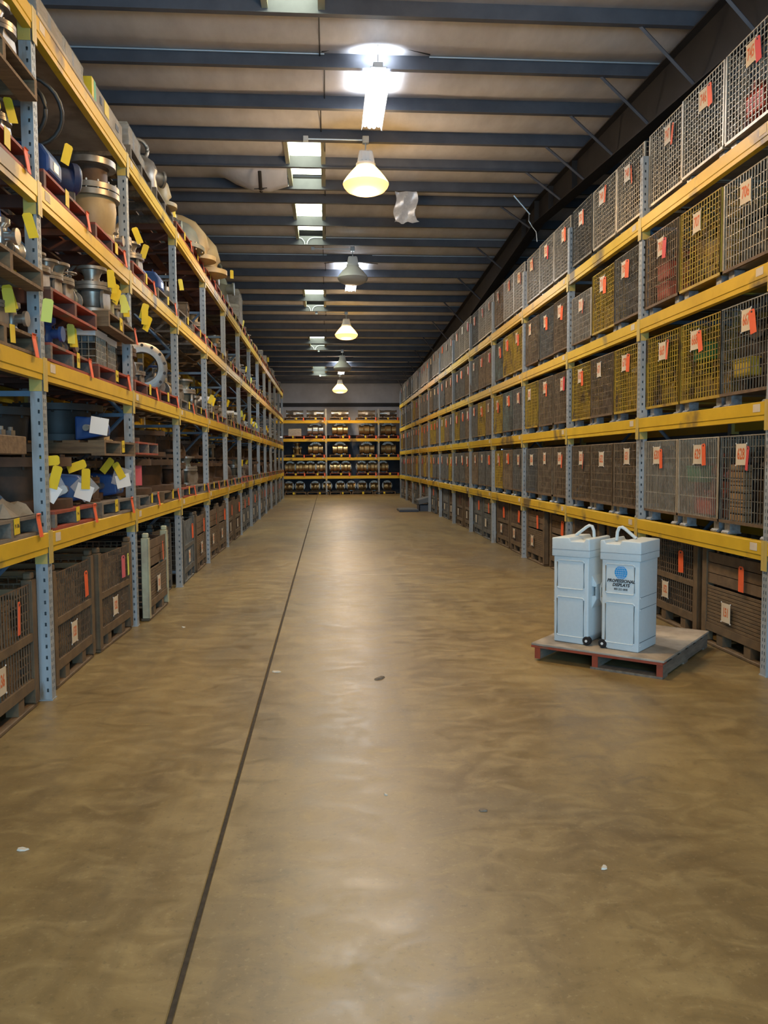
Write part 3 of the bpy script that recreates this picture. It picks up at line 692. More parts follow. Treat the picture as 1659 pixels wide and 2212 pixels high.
for b in range(0, 12):
    for p in range(2):
        y = YR0+b*BAY+PW+.60+p*1.2
        kind = 'slat' if (b, p) in ((0, 0), (2, 0), (2, 1), (4, 0)) or (b > 4 and rc.random() < .3) else 'wire'
        cols = 'dull grey' if b > 3 and rc.random() < .6 else 'rusty brown'
        M = TR(XR+.05+rc.uniform(0, .06), y, 0) @ RZ(rc.uniform(-.02, .02))
        if (b, p) == (0, 1): M = TR(XR+.12, y+.02, 0)
        pos = f"{'nearer' if p == 0 else 'farther'} one on floor, right rack {ORD[b]} bay"
        crate(M, f"{cols} steel {'slatted' if kind == 'slat' else 'mesh'} crate, {pos}", rc.choice([m_fill, m_fillg]), kind, num, cols, rc, 'steel crates on the floor along the right rack', b < 4, (rc.choice([m_tago, m_tago, m_tagr]),) if rc.random() < .85 else ())
        num += 1
# ------------------------------------------------------------------ pallets (front faces -X, origin front centre bottom)
PWd, PDp, PHt = .52, 1.18, .13
me_deck = MB().box(0, .135, -PWd, PWd, PHt-.019, PHt).mesh('deck_board', m_wgrey)
me_str = MB().box(0, PDp, -.022, .022, .019, PHt-.019).mesh('stringer', m_wgrey)
me_bot = MB().box(0, .11, -PWd, PWd, 0, .019).mesh('bottom_board', m_wgrey)
pal_near = [('deck_board', me_deck, 'f', TR(0, 0, 0))]+[('deck_board', me_deck, 'd', TR(.005+k*.2075, 0, 0)) for k in range(1, 6)]+\
    [('stringer', me_str, 's', TR(0, y, 0)) for y in (-PWd+.022, 0, PWd-.022)]+[('bottom_board', me_bot, 'f', TR(0, 0, 0)), ('bottom_board', me_bot, 'd', TR(.535, 0, 0)), ('bottom_board', me_bot, 'd', TR(1.07, 0, 0))]
mbp = MB()
for k in range(1, 6): mbp.box(.005+k*.2075, .14+k*.2075, -PWd, PWd, PHt-.019, PHt)
for y in (-PWd+.022, 0, PWd-.022): mbp.box(0.001, PDp, y-.022, y+.022, .019, PHt-.019)
for x in (0.535, 1.07): mbp.box(x, x+.11, -PWd, PWd, 0, .019)
me_pfar = mbp.mesh('pallet_body', m_wgrey)
pal_far = [('pallet_body', me_pfar, 'd'), ('deck_board', me_deck, 'f'), ('bottom_board', me_bot, 'f')]
me_ytag = MB().box(-.003, -.001, -.045, .045, -.06, .06).mesh('paper_tag', m_tagy)
me_otag = MB().prism([(-.012, .06), (.0, .066), (.002, .03), (-.006, -.02), (-.018, -.09), (-.022, -.09), (-.012, -.02), (-.003, .03), (-.004, .056)], -.03, .03).mesh('orange_tag', m_tago)
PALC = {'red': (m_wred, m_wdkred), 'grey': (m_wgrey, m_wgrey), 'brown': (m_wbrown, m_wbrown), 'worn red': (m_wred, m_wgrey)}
rp = random.Random(77)
def pallet(M, lab, colr, near=True, ytag=True, otag=True, txt=None, group='wooden pallets on the left rack'):
    f, d = PALC[colr]
    t = build('wooden_pallet', lab, 'pallet', M, pal_near if near else pal_far, {'f': f, 'd': d, 's': d}, group)
    if ytag:
        g = put('paper_tag', me_ytag, t, m_tagy, TR(-.001, rp.uniform(-.15, .1), .085) @ RX(rp.uniform(-.08, .08)) @ SC(1, rp.uniform(.8, 1.05), rp.uniform(.8, 1)))
        if txt: put('tag_text', text_mesh(txt, .045, m_bk, .0004, .7), g, None, TR(-.0036, 0, 0) @ TXT)
    if otag: put('orange_tag', me_otag, t, None, TR(-.004, -PWd+.06+rp.uniform(0, .04), .075))
    return t
# ------------------------------------------------------------------ goods: prototype specs
def bolts(mb, R, n, z, h, r=.011, M=None):
    for i in range(n):
        a = 2*PI*i/n; mb.lathe([(r, z-h), (r, z+h)], 6, (M or Matrix()) @ TR(R*math.cos(a), R*math.sin(a), 0))
    return mb
def L(prof, n=24, M=None, name='body', m=m_steel, cap=True): return MB().lathe(prof, n, M, cap).mesh(name, m, smooth=.6)
def torus(R, r, M=None, m=m_steel, name='hand_wheel', n=24):
    pts = [(M or Matrix()) @ Vector((R*math.cos(2*PI*i/n), R*math.sin(2*PI*i/n), 0)) for i in range(n)]
    return MB().tube(pts, r, 8, closed=True).mesh(name, m, smooth=.9)
def spokes(R, M=None, n=3):
    mb = MB()
    for i in range(n):
        a = PI*i/n; d = Vector((R*math.cos(a), R*math.sin(a), 0)); mb.tube([(M or Matrix()) @ d, (M or Matrix()) @ -d], .008, 6)
    return mb.mesh('wheel_spoke', m_steel)
SPEC = {}; HT = {}; NM = {}
def fl_mesh(R, t, hole=0, nb=8):
    mb = MB().lathe([(R, 0), (R, t)] if not hole else [(hole, 0), (R, 0), (R, t), (hole, t), (hole, 0)], 28, None, not hole)
    return mb.mesh('flange', m_steel, smooth=.6)
def blt(R, n, t): return bolts(MB(), R, n, t/2, t/2+.02).mesh('bolt_circle', m_bright)
# upright valve on its flange: stacked flanges and tapering body
f1, f2 = fl_mesh(.22, .04), fl_mesh(.17, .035)
b1, b2 = blt(.19, 10, .04), blt(.145, 8, .035)
for o in (b1, b2): pass
SPEC['flanged_valve'] = [('body', L([(.15, 0), (.15, .03), (.10, .08), (.125, .16), (.14, .24), (.10, .32), (.085, .42), (.12, .5), (.12, .52)]), 'b'), ('flange', f1, 's', TR(0, 0, .0)), ('flange', f1, 's', TR(0, 0, .26)), ('flange', f1, 's', TR(0, 0, .305), [('bolt_circle', b1, None)]),
    ('flange', f2, 's', TR(0, 0, .5)), ('side_flange', f2, 's', TR(.13, .0, .15) @ RY(PI/2)), ('side_flange', f2, 's', TR(-.165, .0, .15) @ RY(PI/2))]
HT['flanged_valve'] = .54
SPEC['gate_valve'] = [('body', L([(.09, -.19), (.09, -.1), (.13, -.06), (.13, .06), (.09, .1), (.09, .19)], 20, TR(0, 0, .2) @ RX(PI/2)), 'b'), ('flange', fl_mesh(.17, .035), 's', TR(0, .20, .2) @ RX(PI/2)), ('flange', fl_mesh(.17, .035), 's', TR(0, -.165, .2) @ RX(PI/2)),
    ('bonnet', L([(.10, .2), (.10, .3), (.13, .31), (.13, .345), (.06, .37), (.05, .46)], 20), 'b'), ('yoke', MB().tube([(.06, 0, .36), (.045, 0, .56)], .012, 6).tube([(-.06, 0, .36), (-.045, 0, .56)], .012, 6).box(-.055, .055, -.02, .02, .55, .575).mesh('yoke', m_steel), 's'),
    ('stem', MB().cyl((0, 0, .4), (0, 0, .68), .011, 8).mesh('stem', m_bright), None), ('hand_wheel', torus(.13, .012, TR(0, 0, .6)), 'w', None, [('wheel_spoke', spokes(.13, TR(0, 0, .6)), 'w')])]
HT['gate_valve'] = .7
SPEC['ball_valve'] = [('body', L([(.07, -.15), (.07, -.08), (.11, -.05), (.11, .05), (.07, .08), (.07, .15)], 18, TR(0, 0, .14) @ RX(PI/2)), 'b'), ('flange', fl_mesh(.135, .03), 's', TR(0, .165, .14) @ RX(PI/2)), ('flange', fl_mesh(.135, .03), 's', TR(0, -.135, .14) @ RX(PI/2)),
    ('stem', MB().cyl((0, 0, .2), (0, 0, .34), .02, 8).box(-.04, .04, -.04, .04, .235, .26).mesh('stem', m_steel), 's'), ('lever', MB().tube([(0, 0, .33), (.0, .05, .345), (0, .12, .4), (0, .15, .52)], .012, 6).mesh('lever', m_blue), 'w')]
HT['ball_valve'] = .5
SPEC['flange_spool'] = [('barrel', L([(.30, .05), (.29, .1), (.30, .2), (.31, .3)], 32), 'b'), ('flange', fl_mesh(.42, .06), 'b', TR(0, 0, 0)), ('flange', fl_mesh(.42, .06), 'b', TR(0, 0, .28), [('bolt_circle', blt(.37, 14, .06), 'b')])]
HT['flange_spool'] = .37
SPEC['pipe_elbow'] = [('elbow', MB().tube([(-.16, 0, .05), (-.16, 0, .14), (-.13, 0, .26), (-.05, 0, .35), (.06, 0, .39), (.16, 0, .40)], .13, 18).mesh('elbow', m_tan, smooth=.9), 'b'), ('flange', fl_mesh(.2, .05), 'b', TR(-.16, 0, 0)), ('flange', fl_mesh(.2, .05), 'b', TR(.15, 0, .40) @ RY(PI/2), [('bolt_circle', blt(.17, 8, .05), 's')])]
HT['pipe_elbow'] = .6
SPEC['actuator'] = [('base_block', MB().box(-.09, .09, -.12, .12, 0, .12).mesh('base_block', m_blk, bevel=.01, seg=1), None), ('gear_housing', L([(.10, -.12), (.13, -.1), (.13, .06), (.10, .1)], 20, TR(0, 0, .22) @ RX(PI/2)), 'b'), ('motor', L([(.085, 0), (.09, .02), (.09, .2), (.07, .23)], 18, TR(0, -.08, .30) @ RX(PI/2)), 'b'),
    ('dial_cover', L([(.15, 0), (.15, .05), (.135, .07)], 24, TR(0, .10, .26) @ RX(-PI/2)), 'w'), ('dial_face', L([(.12, .07), (.12, .08)], 24, TR(0, .10, .26) @ RX(-PI/2), 'dial_face', m_white), None)]
HT['actuator'] = .42
SPEC['wooden_crate'] = [('crate_body', MB().box(-.36, .36, -.36, .36, .02, .5).mesh('crate_body', m_wbrown), 'b')]+[('batten', MB().box(-.375, -.36, -.36, .36, z, z+.07).mesh('batten', m_wbrown), 'b') for z in (.02, .43)]+[('batten', MB().box(-.375, -.36, y, y+.07, .0, .5).mesh('batten', m_wgrey), None) for y in (-.37, .30)]+[('lid', MB().box(-.385, .385, -.385, .385, .5, .52).mesh('lid', m_wbrown), 'b')]
HT['wooden_crate'] = .52
SPEC['wrapped_carton'] = [('carton', MB().box(-.3, .3, -.3, .3, 0, .34).mesh('carton', m_card, bevel=.006, seg=1), 'b'), ('tape', MB().box(-.302, -.3, -.03, .03, 0, .34).mesh('tape', m_tagy), 'w'), ('plastic_wrap', MB().lathe([(.44, .0), (.45, .1), (.44, .2), (.45, .3), (.42, .36), (.2, .37), (.001, .372)], 4, RZ(PI/4), cap=False).mesh('plastic_wrap', m_wrap, smooth=1.2), None)]
HT['wrapped_carton'] = .37
SPEC['flange_ring'] = []
def ringmesh():
    mb = MB().lathe([(.21, 0), (.34, 0), (.34, .06), (.30, .065), (.27, .065), (.27, .09), (.21, .09), (.21, 0)], 40, TR(0, 0, .34) @ RY(-PI/2), cap=False)
    return mb.mesh('ring', m_bright, smooth=.6)
def ringholes():
    mb = MB()
    for i in range(14):
        a = 2*PI*i/14; mb.lathe([(.021, .058), (.021, .068)], 10, TR(0, 0, .34) @ RY(-PI/2) @ TR(.305*math.cos(a), .305*math.sin(a), 0))
    return mb.mesh('bolt_hole', m_bk)
SPEC['flange_ring'] = [('ring', ringmesh(), 'b', None, [('bolt_hole', ringholes(), None)])]; HT['flange_ring'] = .69
mbq = MB(); wires(mbq, 'x', -.18, .18, 0.01, .3, .045, .06, -.2, .003); wires(mbq, 'y', -.2, .2, .01, .3, .06, .06, -.18, .003); wires(mbq, 'y', -.2, .2, .01, .3, .06, .06, .18, .003); wires(mbq, 'x', -.18, .18, 0.01, .3, .06, .06, .2, .003)
SPEC['wire_bin'] = [('wire_sides', mbq.mesh('wire_sides', m_wg), None), ('bin_floor', MB().box(-.2, .2, -.18, .18, 0, .01).mesh('bin_floor', m_wd), None), ('top_band', MB().box(-.206, .206, -.186, -.182, .24, .30).box(-.206, .206, .182, .186, .24, .30).box(-.206, -.202, -.186, .186, .24, .30).mesh('top_band', m_lampw), None), ('load', MB().lathe([(.1, 0.012), (.1, .2)], 12, TR(-.06, .05, 0)).box(-.16, .1, -.15, -.02, .012, .17).mesh('load', m_fillg), None)]
HT['wire_bin'] = .3
SPEC['small_fitting'] = [('body', L([(.05, 0), (.05, .03), (.035, .05), (.045, .1), (.035, .15), (.06, .17), (.06, .20)], 14), 'b'), ('side_port', L([(.03, 0), (.03, .06), (.05, .065), (.05, .085)], 12, TR(-.02, 0, .1) @ RY(-PI/2)), 's')]
HT['small_fitting'] = .2
SPEC['cable_coil'] = [('loop', torus(.2, .014, TR(0, 0, .22) @ RX(1.2) @ RY(.2), m_blk, 'loop'), None), ('loop', torus(.17, .014, TR(.03, .03, .2) @ RX(1.5) @ RY(-.3), m_blk, 'loop'), None)]; HT['cable_coil'] = .4
SPEC['pressure_dome'] = [('dome', L([(.30, .04), (.30, .12), (.27, .22), (.2, .3), (.1, .345), (.001, .35)], 28), 'b'), ('flange', fl_mesh(.36, .045), 'b', TR(0, 0, 0), [('bolt_circle', blt(.33, 12, .045), 's')]), ('lifting_eye', MB().tube([(0, -.05, .33), (0, -.05, .4), (0, 0, .44), (0, .05, .4), (0, .05, .33)], .014, 6).mesh('lifting_eye', m_steel, smooth=.9), 's')]
HT['pressure_dome'] = .46
SPEC['ring_handle_casting'] = [('casting', L([(.2, 0), (.22, .05), (.2, .22), (.22, .3), (.18, .4), (.1, .46), (.001, .48)], 22), 'b'), ('ring_handle', torus(.11, .025, TR(0, 0, .56) @ RX(PI/2), m_gg, 'ring_handle'), 'b'), ('side_boss', L([(.08, 0), (.08, .1), (.1, .1), (.1, .13)], 14, TR(-.18, 0, .25) @ RY(-PI/2)), 'b')]
HT['ring_handle_casting'] = .68
SPEC['tall_valve'] = [('lower_body', L([(.2, .05), (.25, .12), (.27, .26), (.26, .34)], 28), 'b'), ('base_flange', fl_mesh(.23, .05), 'b'), ('clamp_flange', fl_mesh(.31, .045), 's', TR(0, 0, .34)), ('clamp_flange', fl_mesh(.31, .045), 's', TR(0, 0, .395), [('bolt_circle', blt(.285, 14, .045), None)]), ('neck', L([(.2, .44), (.18, .47), (.18, .58), (.2, .6)], 28, None, 'neck', m_rust), None), ('top_flange', fl_mesh(.275, .05), 's', TR(0, 0, .6)), ('side_nozzle', L([(.11, 0), (.11, .08), (.16, .085), (.16, .13)], 20, TR(-.05, .2, .18) @ RX(-PI/2)), 'b')]
HT['tall_valve'] = .65
SPEC['gearbox'] = [('housing', MB().prism([(-.15, .05), (.15, .0), (.15, .26), (-.1, .24), (-.15, .16)], -.14, .14).mesh('housing', m_blue, bevel=.02), 'b'), ('end_cap', L([(.10, 0), (.10, .1), (.08, .12)], 20, TR(0, -.13, .13) @ RX(PI/2), 'end_cap', m_blk), None), ('shaft', MB().cyl((0, .1, .13), (0, .26, .13), .035, 12).mesh('shaft', m_steel), None), ('name_plate', MB().box(-.153, -.15, -.05, .05, .08, .14).mesh('name_plate', m_bright), None)]
HT['gearbox'] = .27
# barrel valve on the back rack (long axis X, faces -Y)
bar = lambda l, r, bul: L([(r*.99, -l), (r*1.06, -l), (r*1.06, -l+.04), (r*.92, -l+.045), (r*.9, -l*.45), (r*bul, -l*.3), (r*bul, l*.3), (r*.9, l*.45), (r*.92, l-.045), (r*1.06, l-.04), (r*1.06, l), (r*.99, l)], 28, TR(0, 0, r*1.06+.05) @ RY(PI/2))
cra = MB().prism([(-.05, 0), (.05, 0), (.035, .08), (-.035, .08)], -.16, .16).mesh('cradle_block', m_wbrown)
discw = lambda R, z: L([(.1, 0), (R, 0), (R, .06), (.1, .06)], 32, TR(0, .2, z) @ RX(-PI/2), 'rear_flange', m_steel)
def bspec(l, r, bul, disc=0, card=False):
    s = [('barrel', bar(l, r, bul), 'b'), ('cradle_block', cra, None, TR(-l*.65, 0, 0)), ('cradle_block', cra, None, TR(l*.65, 0, 0))]
    if disc: s.append(('rear_flange', discw(disc, r*1.06+.08), 's', None, [('bolt_circle', bolts(MB(), disc*.88, 18, 0, .07, .014, TR(0, .2, r*1.06+.08) @ RX(-PI/2)).mesh('bolt_circle', m_bright), None)]))
    if card: s.append(('label_card', MB().box(-.06, .06, -r*1.0-.012, -r*1.0-.008, r*1.06-.02, r*1.06+.1).mesh('label_card', m_white), None))
    return s
SPEC['long_cylinder'] = bspec(.42, .16, 1.02, 0, True); SPEC['barrel_valve'] = bspec(.38, .23, 1.12, .36); SPEC['barrel_valve_short'] = bspec(.24, .22, 1.05, .3); SPEC['drum_valve'] = bspec(.19, .19, .98, .26)
COLR = {'steel': m_steel, 'bright steel': m_bright, 'rusty': m_rust, 'tan': m_tan, 'blue': m_blue, 'grey-green': m_gg, 'black': m_blk, 'bronze': m_brz, 'brown': m_card, 'navy': m_navy, 'wooden': m_wbrown}
NOUN = {'tall_valve': 'tall double-flanged valve', 'gearbox': 'gearbox', 'flanged_valve': 'flanged valve', 'gate_valve': 'gate valve', 'ball_valve': 'ball valve', 'flange_spool': 'wide flanged spool', 'pipe_elbow': 'flanged pipe elbow', 'actuator': 'valve actuator', 'wooden_crate': 'crate', 'wrapped_carton': 'plastic-wrapped carton',
        'flange_ring': 'upright flange ring', 'wire_bin': 'wire bin', 'small_fitting': 'small fitting', 'cable_coil': 'cable coil', 'pressure_dome': 'domed cover', 'ring_handle_casting': 'casting with ring handle', 'long_cylinder': 'long cylinder valve', 'barrel_valve': 'barrel valve', 'barrel_valve_short': 'short barrel valve', 'drum_valve': 'small drum valve'}
CATN = {'gearbox': 'gearbox', 'wooden_crate': 'crate', 'wrapped_carton': 'carton', 'flange_ring': 'flange', 'wire_bin': 'bin', 'small_fitting': 'fitting', 'cable_coil': 'cable', 'pipe_elbow': 'pipe elbow', 'flange_spool': 'flange spool', 'actuator': 'actuator', 'pressure_dome': 'dome', 'ring_handle_casting': 'casting'}
rg = random.Random(99)
me_htag = MB().prism([(-.028, .06), (-.018, .07), (.018, .07), (.028, .06), (.028, -.06), (-.028, -.06)], -.001, .001, RZ(PI/2)).mesh('yellow_tag', m_tagy)
def goods(kind, colr, M, pos, scale=1.0, tagged=0, wheel='blue', sec=None, group='valves and fittings on the left rack'):
    roles = {'b': COLR[colr], 's': COLR[sec] if sec else (m_rust if colr == 'rusty' else m_steel if colr != 'bright steel' else m_bright), 'w': COLR.get(wheel, m_blue)}
    lab = f"{colr} {NOUN[kind]}, {pos}"
    t = build(kind, lab, CATN.get(kind, 'valve'), M @ SC(scale), SPEC[kind], roles, group)
    for k in range(tagged):
        put('yellow_tag', me_htag, t, rg.choice([m_tagy, m_tagy, m_tagg]), TR(-.24-.01*k, rg.uniform(-.08, .08), HT.get(kind, .4)*.72-.05*k) @ RZ(-.9+rg.uniform(-.4, .4)) @ RX(rg.uniform(-.5, .5)) @ SC(1.15/scale))
    return t
SHL = ['lowest', 'second', 'third', 'top']
def lpos(lv, b): return f"left rack {SHL[lv]} shelf, {ORD[b+1]} bay"
def lpal(lv, b, p, z=None, colr='grey', dx=0, upper=False, **k):
    y = YL0+b*BAY+PW+.58+p*1.22
    zz = ZL[lv]+.001 if z is None else z
    M = TR(XL+.01-dx, y, zz) @ RZ(PI+rp.uniform(-.02, .02))
    where = f"{'upper' if upper else 'lower'} {'nearer' if p == 0 else 'farther'} one, {lpos(lv, b)}"
    pallet(M, f"{colr} wooden pallet, {where}", colr, near=(b < 4), **k)
    return y, zz+PHt+.001
def lg(kind, colr, lv, b, dx, y, z, which, rz=PI, **k):
    return goods(kind, colr, TR(XL-dx, y, z) @ RZ(rz), f"{which}, {lpos(lv, b)}", **k)
# ---- foremost bay (only its far end shows) and the second bay, laid out as in the photograph
def near_stack(lv, gap, lower, upper, colr, up):
    y, z = lpal(lv, -1, 1, colr=colr)
    for k, (kd, cl, dx, dy, s, tg) in enumerate(lower): lg(kd, cl, lv, -1, dx, y+dy, z, f'{ORD[k]} on lower pallet', scale=s, tagged=tg)
    y2 = 4.86; z2 = z+gap
    pallet(TR(XL+.10, y2, z2) @ RZ(PI), f"{up} wooden pallet overhanging the aisle, {lpos(lv, -1)}", up, ytag=False, otag=False)
    for k, (kd, cl, dx, dy, s, tg) in enumerate(upper): lg(kd, cl, lv, -1, dx, y2+dy, z2+PHt+.001, f'{ORD[k]} on overhanging pallet', scale=s, tagged=tg)
# lowest shelf
y, z = lpal(0, -1, 1, colr='grey', txt='P-106'); lg('flange_spool', 'rusty', 0, -1, .55, y-.05, z, 'big one on lower pallet', scale=1.0)
lg('flange_spool', 'rusty', 0, -1, .5, y, z+.38, 'atop the big spool', scale=.85)
y, z = lpal(0, 0, 0, colr='worn red', txt='P-4'); lg('flange_spool', 'rusty', 0, 0, .50, y-.05, z, 'big one on the red pallet', scale=1.12)
lg('flange_spool', 'black', 0, 0, .62, y-.05, z+.42, 'atop the big rusty spool', scale=.95); lg('gearbox', 'blue', 0, 0, .2, y+.42, z, 'beside the document pouch', rz=PI+.2)
yb, zb = lpal(0, 0, 1, colr='grey', txt='P-43'); lg('flange_spool', 'rusty', 0, 0, .60, yb+.05, zb, 'on the farther pallet', scale=1.05)
lg('flanged_valve', 'rusty', 0, 0, .22, yb-.28, zb, 'beside the blue gearbox', scale=.62); lg('gearbox', 'blue', 0, 0, .2, yb+.33, zb, 'at the farther upright', scale=.95)
y2, z2 = lpal(0, 0, 1, z=zb+.40, colr='brown', dx=-.03, upper=True, txt='P-12', otag=False); lg('flange_spool', 'black', 0, 0, .52, y2-.0, z2, 'on the upper farther pallet', scale=.95); lg('gearbox', 'blue', 0, 0, .12, y2-.3, z2, 'on the upper farther pallet', scale=.8); lg('pressure_dome', 'tan', 0, 0, .3, y2+.33, z2, 'on the upper farther pallet', scale=.5)
# second and third shelf at the left edge
near_stack(1, .27, [('flanged_valve', 'grey-green', .16, .22, .49, 2), ('small_fitting', 'steel', .12, .44, 1.0, 1), ('flanged_valve', 'steel', .16, -.1, .49, 0), ('flanged_valve', 'steel', .6, .2, .49, 0)],
           [('ball_valve', 'bright steel', .05, .32, .62, 1), ('small_fitting', 'bright steel', .0, .1, 1.0, 0), ('ball_valve', 'steel', .1, -.05, .62, 0), ('flanged_valve', 'steel', .45, .25, .55, 0)], 'brown', 'brown')
near_stack(2, .29, [('flanged_valve', 'steel', .17, .38, .52, 1), ('flanged_valve', 'tan', .18, .14, .52, 1), ('flanged_valve', 'steel', .17, -.12, .52, 0), ('flanged_valve', 'tan', .6, .3, .52, 0)],
           [('flanged_valve', 'steel', .08, .30, .62, 0), ('gearbox', 'blue', .02, .43, .42, 0), ('flanged_valve', 'tan', .08, .0, .62, 0), ('flanged_valve', 'steel', .5, .2, .7, 0)], 'red', 'brown')
# second bay, second shelf
y, z = lpal(1, 0, 0, colr='worn red', txt='P-21'); lg('small_fitting', 'blue', 1, 0, .14, y-.12, z, 'on lower nearer pallet', scale=1.15, sec='blue'); lg('ball_valve', 'steel', 1, 0, .16, y+.18, z, 'on lower nearer pallet', tagged=2, scale=.44); lg('small_fitting', 'rusty', 1, 0, .2, y-.36, z, 'on lower nearer pallet', scale=1.1); lg('small_fitting', 'steel', 1, 0, .2, y+.42, z, 'at far end of lower nearer pallet', scale=1.1)
yb, zb = lpal(1, 0, 1, colr='red', txt='P-40'); lg('wire_bin', 'steel', 1, 0, .22, yb-.32, zb, 'nearer bin on lower farther pallet', scale=.98); lg('wire_bin', 'steel', 1, 0, .24, yb+.08, zb, 'farther bin on lower farther pallet', scale=.98); lg('flanged_valve', 'rusty', 1, 0, .2, yb+.4, zb, 'behind the wire bins', scale=.55)
y2, z2 = lpal(1, 0, 0, z=z+.245, colr='red', dx=-.03, upper=True, ytag=False, otag=False)
for k, (dx, dy, kd, cl, s) in enumerate(((.14, -.34, 'flanged_valve', 'tan', .5), (.14, -.08, 'flanged_valve', 'steel', .52), (.16, .2, 'flanged_valve', 'grey-green', .6), (.14, .42, 'gate_valve', 'grey-green', .5), (.6, .1, 'gate_valve', 'steel', .6))): lg(kd, cl, 1, 0, dx, y2+dy, z2, f'{ORD[k]} on upper nearer pallet', scale=s, wheel='steel')
y2, z2 = lpal(1, 0, 1, z=zb+.31, colr='brown', dx=-.08, upper=True, txt='P-7')
for k, (dx, dy, kd, cl, s, tg) in enumerate(((.08, -.34, 'flanged_valve', 'steel', .72, 2), (.1, -.04, 'flanged_valve', 'grey-green', .6, 2), (.08, .22, 'flanged_valve', 'steel', .52, 3), (.08, .42, 'small_fitting', 'tan', 1.1, 3), (.55, 0, 'gate_valve', 'steel', .65, 0))): lg(kd, cl, 1, 0, dx, y2+dy, z2, f'{ORD[k]} on upper farther pallet', scale=s, tagged=tg, wheel='steel')
# second bay, third shelf
y, z = lpal(2, 0, 0, colr='red'); lg('actuator', 'navy', 2, 0, .13, y+.26, z, 'on the nearer pallet', scale=.8, wheel='navy', rz=-1.0); lg('gearbox', 'blue', 2, 0, .16, y-.2, z, 'behind the front upright', scale=1.0, tagged=1); lg('cable_coil', 'black', 2, 0, .25, y-.02, z+.33, 'draped over the blue gearbox', scale=1.15)
y, z = lpal(2, 0, 1, colr='red'); lg('tall_valve', 'tan', 2, 0, .19, y+.12, z, 'huge rust-streaked one', rz=.3, sec='steel').scale = (.78, .78, 1.08); lg('small_fitting', 'steel', 2, 0, .1, y+.44, z, 'tagged one beside the huge valve', tagged=1); lg('flanged_valve', 'tan', 2, 0, .6, y-.2, z, 'dim one behind', scale=.9)
# top shelf
def board(b, lab): return tag(put('plywood_board', MB().box(-1.1, .0, .0, BAY-PW-.06, 0, .03).mesh('plywood_board', m_ply, bevel=.003, seg=1), None, None, TR(XL+.015, YL0+b*BAY+PW+.03, ZL[3]+.001)), lab, 'board')
board(0, 'plywood board under the taped box, left rack top shelf, second bay'); z = ZL[3]+.033
y = YL0+PW+.6; lg('wrapped_carton', 'brown', 3, 0, .30, y-.2, z, 'nearer one', scale=.9).scale = (.9, .95, .5); lg('wrapped_carton', 'tan', 3, 0, .29, y+.35, z, 'farther one', scale=.8).scale = (.85, .7, .55)
y = YL0+PW+1.85
t = build('marked_box', 'flat grey box with green and yellow tape, left rack top shelf', 'box', TR(XL-.28, y-.03, z) @ RZ(PI), [('box_body', MB().box(-.28, .28, -.5, .5, 0, .17).mesh('box_body', m_ply, bevel=.008, seg=1), None),
    ('green_tape', MB().box(-.283, .283, .38, .44, -.0, .173).mesh('green_tape', m_grn), None), ('yellow_tape', MB().box(-.283, .283, .445, .502, 0, .173).mesh('yellow_tape', m_tagy), None), ('yellow_label', MB().box(-.284, -.281, -.02, .12, .03, .15).mesh('yellow_label', m_tagy), None), ('black_mark', MB().box(-.284, -.281, .2, .26, .06, .12).mesh('black_mark', m_bk), None), ('black_mark', MB().box(-.284, -.281, -.35, -.25, .05, .10).mesh('black_mark', m_bk), None)])
y, z = lpal(3, 1, 0, colr='grey', ytag=False, otag=False); lg('wrapped_carton', 'brown', 3, 1, .28, y-.2, z, 'near one', scale=.8).scale = (.85, .8, .7); lg('wrapped_carton', 'tan', 3, 1, .25, y+.28, z, 'far one', scale=.6)
y, z = lpal(3, 1, 1, colr='grey', ytag=False, otag=False); lg('ring_handle_casting', 'steel', 3, 1, .24, y-.2, z, 'capped one', scale=.95, rz=PI+.6); lg('pipe_elbow', 'tan', 3, 1, .22, y+.25, z, 'half wrapped one', scale=.9)
y, z = lpal(3, 2, 0, colr='red'); lg('flanged_valve', 'steel', 3, 2, .22, y-.2, z, 'small one', scale=.55, tagged=1); lg('small_fitting', 'bright steel', 3, 2, .2, y+.2, z, 'farther small one', scale=1.4)
y, z = lpal(3, 2, 1, colr='red'); lg('pressure_dome', 'grey-green', 3, 2, .32, y-.22, z, 'large one', scale=1.25); lg('pipe_elbow', 'tan', 3, 2, .24, y+.33, z, 'large nearer one', scale=1.3, rz=PI+.3)
y, z = lpal(3, 3, 0, colr='red'); lg('pipe_elbow', 'tan', 3, 3, .26, y+.1, z, 'large farther one', scale=1.5, rz=PI-.2)
y, z = lpal(3, 3, 1, colr='red'); lg('small_fitting', 'tan', 3, 3, .2, y, z, 'single one', scale=1.8, tagged=1)
y, z = lpal(3, 4, 0, colr='red'); lg('ring_handle_casting', 'grey-green', 3, 4, .28, y+.1, z, 'large one', scale=1.25)
y, z = lpal(3, 5, 0, colr='red'); lg('wrapped_carton', 'brown', 3, 5, .36, y, z, 'tall pale one', scale=1.15).scale = (1.1, 1.1, 2.1)
